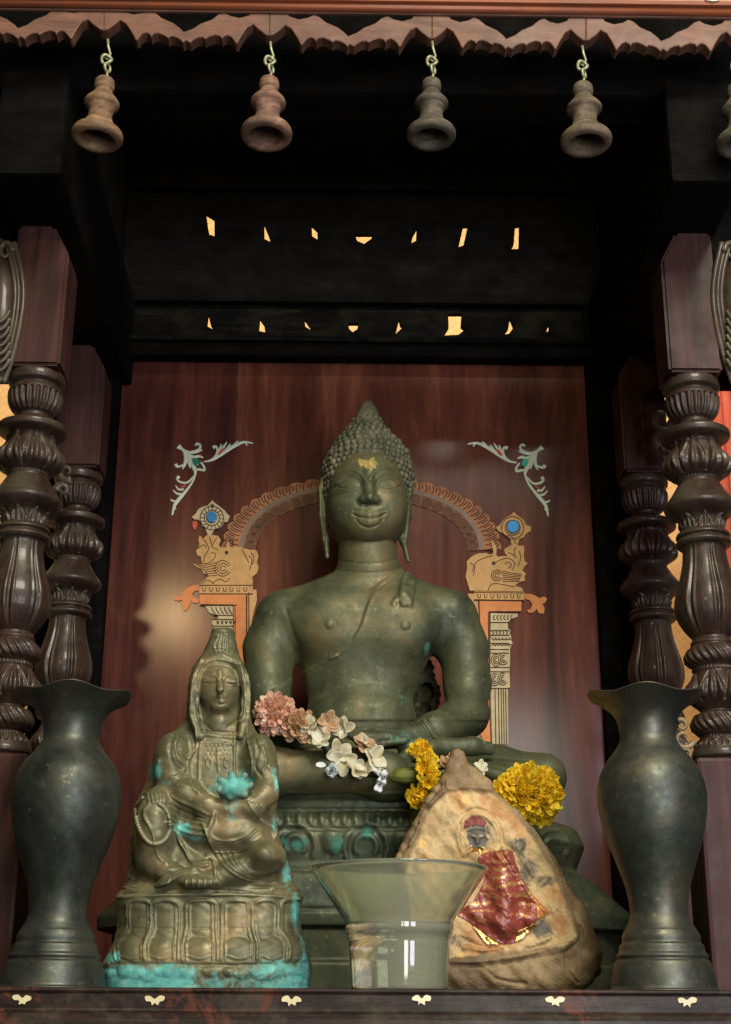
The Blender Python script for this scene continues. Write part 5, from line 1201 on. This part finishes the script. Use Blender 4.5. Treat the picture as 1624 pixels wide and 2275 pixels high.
def ball_flower(name, px, py, Y, rpx, mat, parent, n, L, Wd, ruff, sq=(1, 0.8, 1), axis=None, layers=(0.35, 0.65, 0.95), spread=-0.35, label=None):
    c = P(px, py, Y); R = rpx * SC(px, py, Y); V, F = [], []
    ax = (axis or Vector((0, -1, 0.1))).normalized()
    for li, lr in enumerate(layers):
        m = int(n * (lr / layers[-1]) ** 1.5)
        for i in range(m):
            zc = 1 - (i + 0.5) / m * (1 - spread); a = i * 2.39996 + li
            r = math.sqrt(max(0, 1 - zc * zc)); o = ax.orthogonal().normalized(); o2 = ax.cross(o)
            d = ax * zc + o * (r * math.cos(a)) + o2 * (r * math.sin(a))
            d = (d + Vector([random.uniform(-.25, .25) for _ in range(3)])).normalized()
            b = c + Vector((d.x * sq[0], d.y * sq[1], d.z * sq[2])) * R * lr * random.uniform(0.5, 0.72)
            petal(V, F, b, d + Vector([random.uniform(-.35, .35) for _ in range(3)]), ax + Vector([random.uniform(-.5, .5) for _ in range(3)]), R * L * random.uniform(0.8, 1.15), R * Wd * random.uniform(0.75, 1.2), random.uniform(-0.3, 0.45), R * ruff)
    o = mesh(name, V, F, mat, parent)
    if label: o['label'] = label
    return o
def blob_flower(name, px, py, Y, rpx, mat, parent, d=(0.3, -0.6, 0.3), k=5):
    """dried crown flower: blunt cupped petals flung back from a short tube"""
    c = P(px, py, Y); R = rpx * SC(px, py, Y); V, F = [], []
    for rep_ in range(2):
        ax = (Vector(d) + Vector([random.uniform(-.6, .6), 0, random.uniform(-.6, .6)])).normalized() if rep_ else Vector(d).normalized()
        cc = c + (Vector([random.uniform(-.35, .35), 0.1, random.uniform(-.35, .35)]) * R if rep_ else Vector((0, 0, 0)))
        o = ax.orthogonal().normalized(); o2 = ax.cross(o); a0 = random.uniform(0, 6)
        for i in range(k):
            a = a0 + i * 2 * math.pi / k + random.uniform(-.3, .3)
            r = o * math.cos(a) + o2 * math.sin(a)
            petal(V, F, cc + r * R * 0.05, r + ax * random.uniform(0.15, 0.75), ax, R * random.uniform(0.85, 1.15), R * random.uniform(0.34, 0.46), random.uniform(-0.25, 0.15), 0.0, 5, 5, random.uniform(0.25, 0.5))
    m = mesh(name, V, F, mat, parent)
    sm = m.modifiers.new('t', 'SOLIDIFY'); sm.thickness = 0.0011; sm.offset = 0
    ss = m.modifiers.new('s', 'SUBSURF'); ss.render_levels = 1; ss.levels = 0
    return m
W3 = lambda z: ((600 + z[0] / 2.03) / 1.1016, (1680 + z[1] / 2.03) / 1.1016)
gar = empty('flower_garland', P(700, 1650, 1.84), 'dried garland of a pink flower head and cream-white buds tied with white ribbon', 'garland')
ball_flower('pink_flower', *W3((150, 135)), 1.835, 52, M_pink, gar, 170, 0.34, 0.13, 0.03, layers=(0.45, 0.75, 1.0), spread=-0.6, label='faded salmon pink flower head')
ball_flower('pink_flower', *W3((265, 195)), 1.835, 36, M_tan, gar, 50, 0.5, 0.26, 0.05, label='paler, browned flower beside the pink head')
WH = [((318, 195), 18, M_wht), ((408, 178), 22, M_tan), ((500, 215), 24, M_wht), ((368, 275), 25, M_wht), ((455, 335), 28, M_wht), ((572, 292), 24, M_tan), ((630, 355), 26, M_wht), ((555, 425), 23, M_wht), ((605, 425), 22, M_wht), ((655, 395), 18, M_wht), ((590, 270), 14, M_wht)]
for (q, r, m) in WH: blob_flower('white_bud' if m is M_wht else 'browned_bud', *W3(q), 1.828, r * 1.2, m, gar, (random.uniform(-.5, .5), -0.8, random.uniform(-.2, .6)), random.choice([4, 5]))
V, F = [], []
for L in ([(300, 180), (360, 180), (430, 200), (520, 240), (580, 300), (640, 380), (690, 435)], [(300, 200), (330, 250), (420, 320), (500, 400), (600, 430), (690, 440)]):
    cp = catmull([W3(q) for q in L], 6); tube_geo([P(a, b, 1.838) for a, b in cp], 0.0045, 8, V, F)
mesh('garland_stem', V, F, M_thr, gar)
V, F = [], []
def ribbon(L, w, Y, V, F, nrm=(0, -1, 0)):
    cp = catmull([W3(q) for q in L], 6); b = len(V); n = len(cp)
    for i, (x, y) in enumerate(cp):
        p = P(x, y, Y + 0.004 * math.sin(i * 0.7)); q = P(cp[min(i + 1, n - 1)][0], cp[min(i + 1, n - 1)][1], Y) - P(cp[max(i - 1, 0)][0], cp[max(i - 1, 0)][1], Y)
        s = q.cross(Vector(nrm)).normalized() * w * (1 + 0.25 * math.sin(i)); V += [p - s, p + s]
    for i in range(n - 1): F.append([b + 2 * i, b + 2 * i + 1, b + 2 * i + 3, b + 2 * i + 2])
ribbon([(630, 400), (660, 428), (690, 435), (710, 440)], 0.0030, 1.815, V, F); ribbon([(690, 432), (690, 470), (672, 500), (660, 528)], 0.0032, 1.815, V, F); ribbon([(684, 430), (668, 460), (655, 490), (645, 522)], 0.0022, 1.812, V, F)
tube_geo([P(*W3((682, 420)), 1.812), P(*W3((694, 446)), 1.812)], 0.005, 8, V, F)
r_ = mesh('ribbon', V, F, M_rib, gar); mm = r_.modifiers.new('s', 'SOLIDIFY'); mm.thickness = 0.0005
ball_flower('tissue_scrap', *W3((432, 420)), 1.822, 14, plain('bluish_tissue', (0.50, 0.58, 0.60), 0.6, 0.15), gar, 26, 0.5, 0.35, 0.08)
V, F = [], []
petal(V, F, P(*W3((352, 388)), 1.82), Vector((1, 0, -.1)), Vector((0, -1, .3)), 0.013, 0.004, 0.1); mesh('tissue_scrap', V, F, M_rib, gar)
# loose buds on the statue arm
mg = empty('marigold_garland', P(1050, 1730, 1.84), 'garland with two yellow marigolds and a green bud behind the clay tablet tip', 'garland')
ball_flower('marigold', *W3((895, 440)), 1.80, 40, M_yel, mg, 150, 0.34, 0.19, 0.06, sq=(0.8, 0.8, 2.0), axis=Vector((0.75, -0.6, 0.1)), layers=(0.5, 0.8, 1.0), spread=-0.15, label='yellow marigold seen side-on beside the green bud')
ball_flower('marigold', *W3((870, 330)), 1.80, 27, M_yel, mg, 50, 0.5, 0.35, 0.08, axis=Vector((-0.2, -0.6, 0.8)), spread=0.0, label='upper ruffled petals of the side-on marigold')
ball_flower('marigold', *W3((860, 545)), 1.802, 27, M_yel, mg, 50, 0.5, 0.35, 0.08, axis=Vector((-0.3, -0.6, -0.7)), spread=0.0, label='lower ruffled petals of the side-on marigold')
ball_flower('marigold', *W3((1415, 530)), 1.815, 84, M_yel, mg, 640, 0.21, 0.085, 0.035, layers=(0.6, 0.82, 1.0), spread=-0.45, sq=(1.02, 0.7, 0.9), label='big round yellow marigold on the right')
ball_flower('marigold', *W3((1470, 610)), 1.82, 40, M_yel, mg, 90, 0.4, 0.2, 0.05, label='lower tuft of the right marigold')
ball_flower('marigold', *W3((1290, 520)), 1.815, 34, M_yel, mg, 70, 0.45, 0.22, 0.05, label='left tuft of the right marigold')
V, F = [], []
q = catmull([(712, 448, 6), (725, 448, 20), (760, 445, 36), (800, 442, 40), (840, 440, 40), (870, 440, 34)], 4)
b0 = len(V); tube_geo([P(*W3((a, b)), 1.815) for a, b, r in q], [r / 2.236 * 0.00057 for a, b, r in q], 28, V, F)
VA = np.array([tuple(x) for x in V]); cpl = P(*W3((790, 443)), 1.815)
an = np.arctan2(VA[:, 2] - cpl.z, VA[:, 1] - cpl.y); rad = np.hypot(VA[:, 2] - cpl.z, VA[:, 1] - cpl.y); f = 1 + 0.05 * np.sign(np.cos(9 * an)) * np.abs(np.cos(9 * an)) ** .5
VA[:, 2] = cpl.z + (VA[:, 2] - cpl.z) * f; VA[:, 1] = cpl.y + (VA[:, 1] - cpl.y) * f
mesh('green_bud', VA, F, M_sep, mg)
V, F = [], []
q = catmull([(1180, 420, 14), (1215, 430, 30), (1250, 440, 36), (1290, 450, 30)], 4)
tube_geo([P(*W3((a, b)), 1.825) for a, b, r in q], [r / 2.236 * 0.00057 for a, b, r in q], 20, V, F); mesh('green_bud', V, F, plain('dark_calyx', (0.05, 0.06, 0.02), 0.6), mg)
blob_flower('white_bud', *W3((1170, 410)), 1.82, 18, M_wht, mg); blob_flower('browned_bud', *W3((990, 390)), 1.815, 18, M_tan, mg); blob_flower('browned_bud', *W3((1022, 362)), 1.82, 14, M_tan, mg)
V, F = [], []
cp = catmull([W3(q) for q in [(870, 445), (990, 400), (1100, 395), (1180, 415), (1300, 460)]], 5); tube_geo([P(a, b, 1.835) for a, b in cp], 0.003, 6, V, F); mesh('garland_stem', V, F, M_thr, mg)
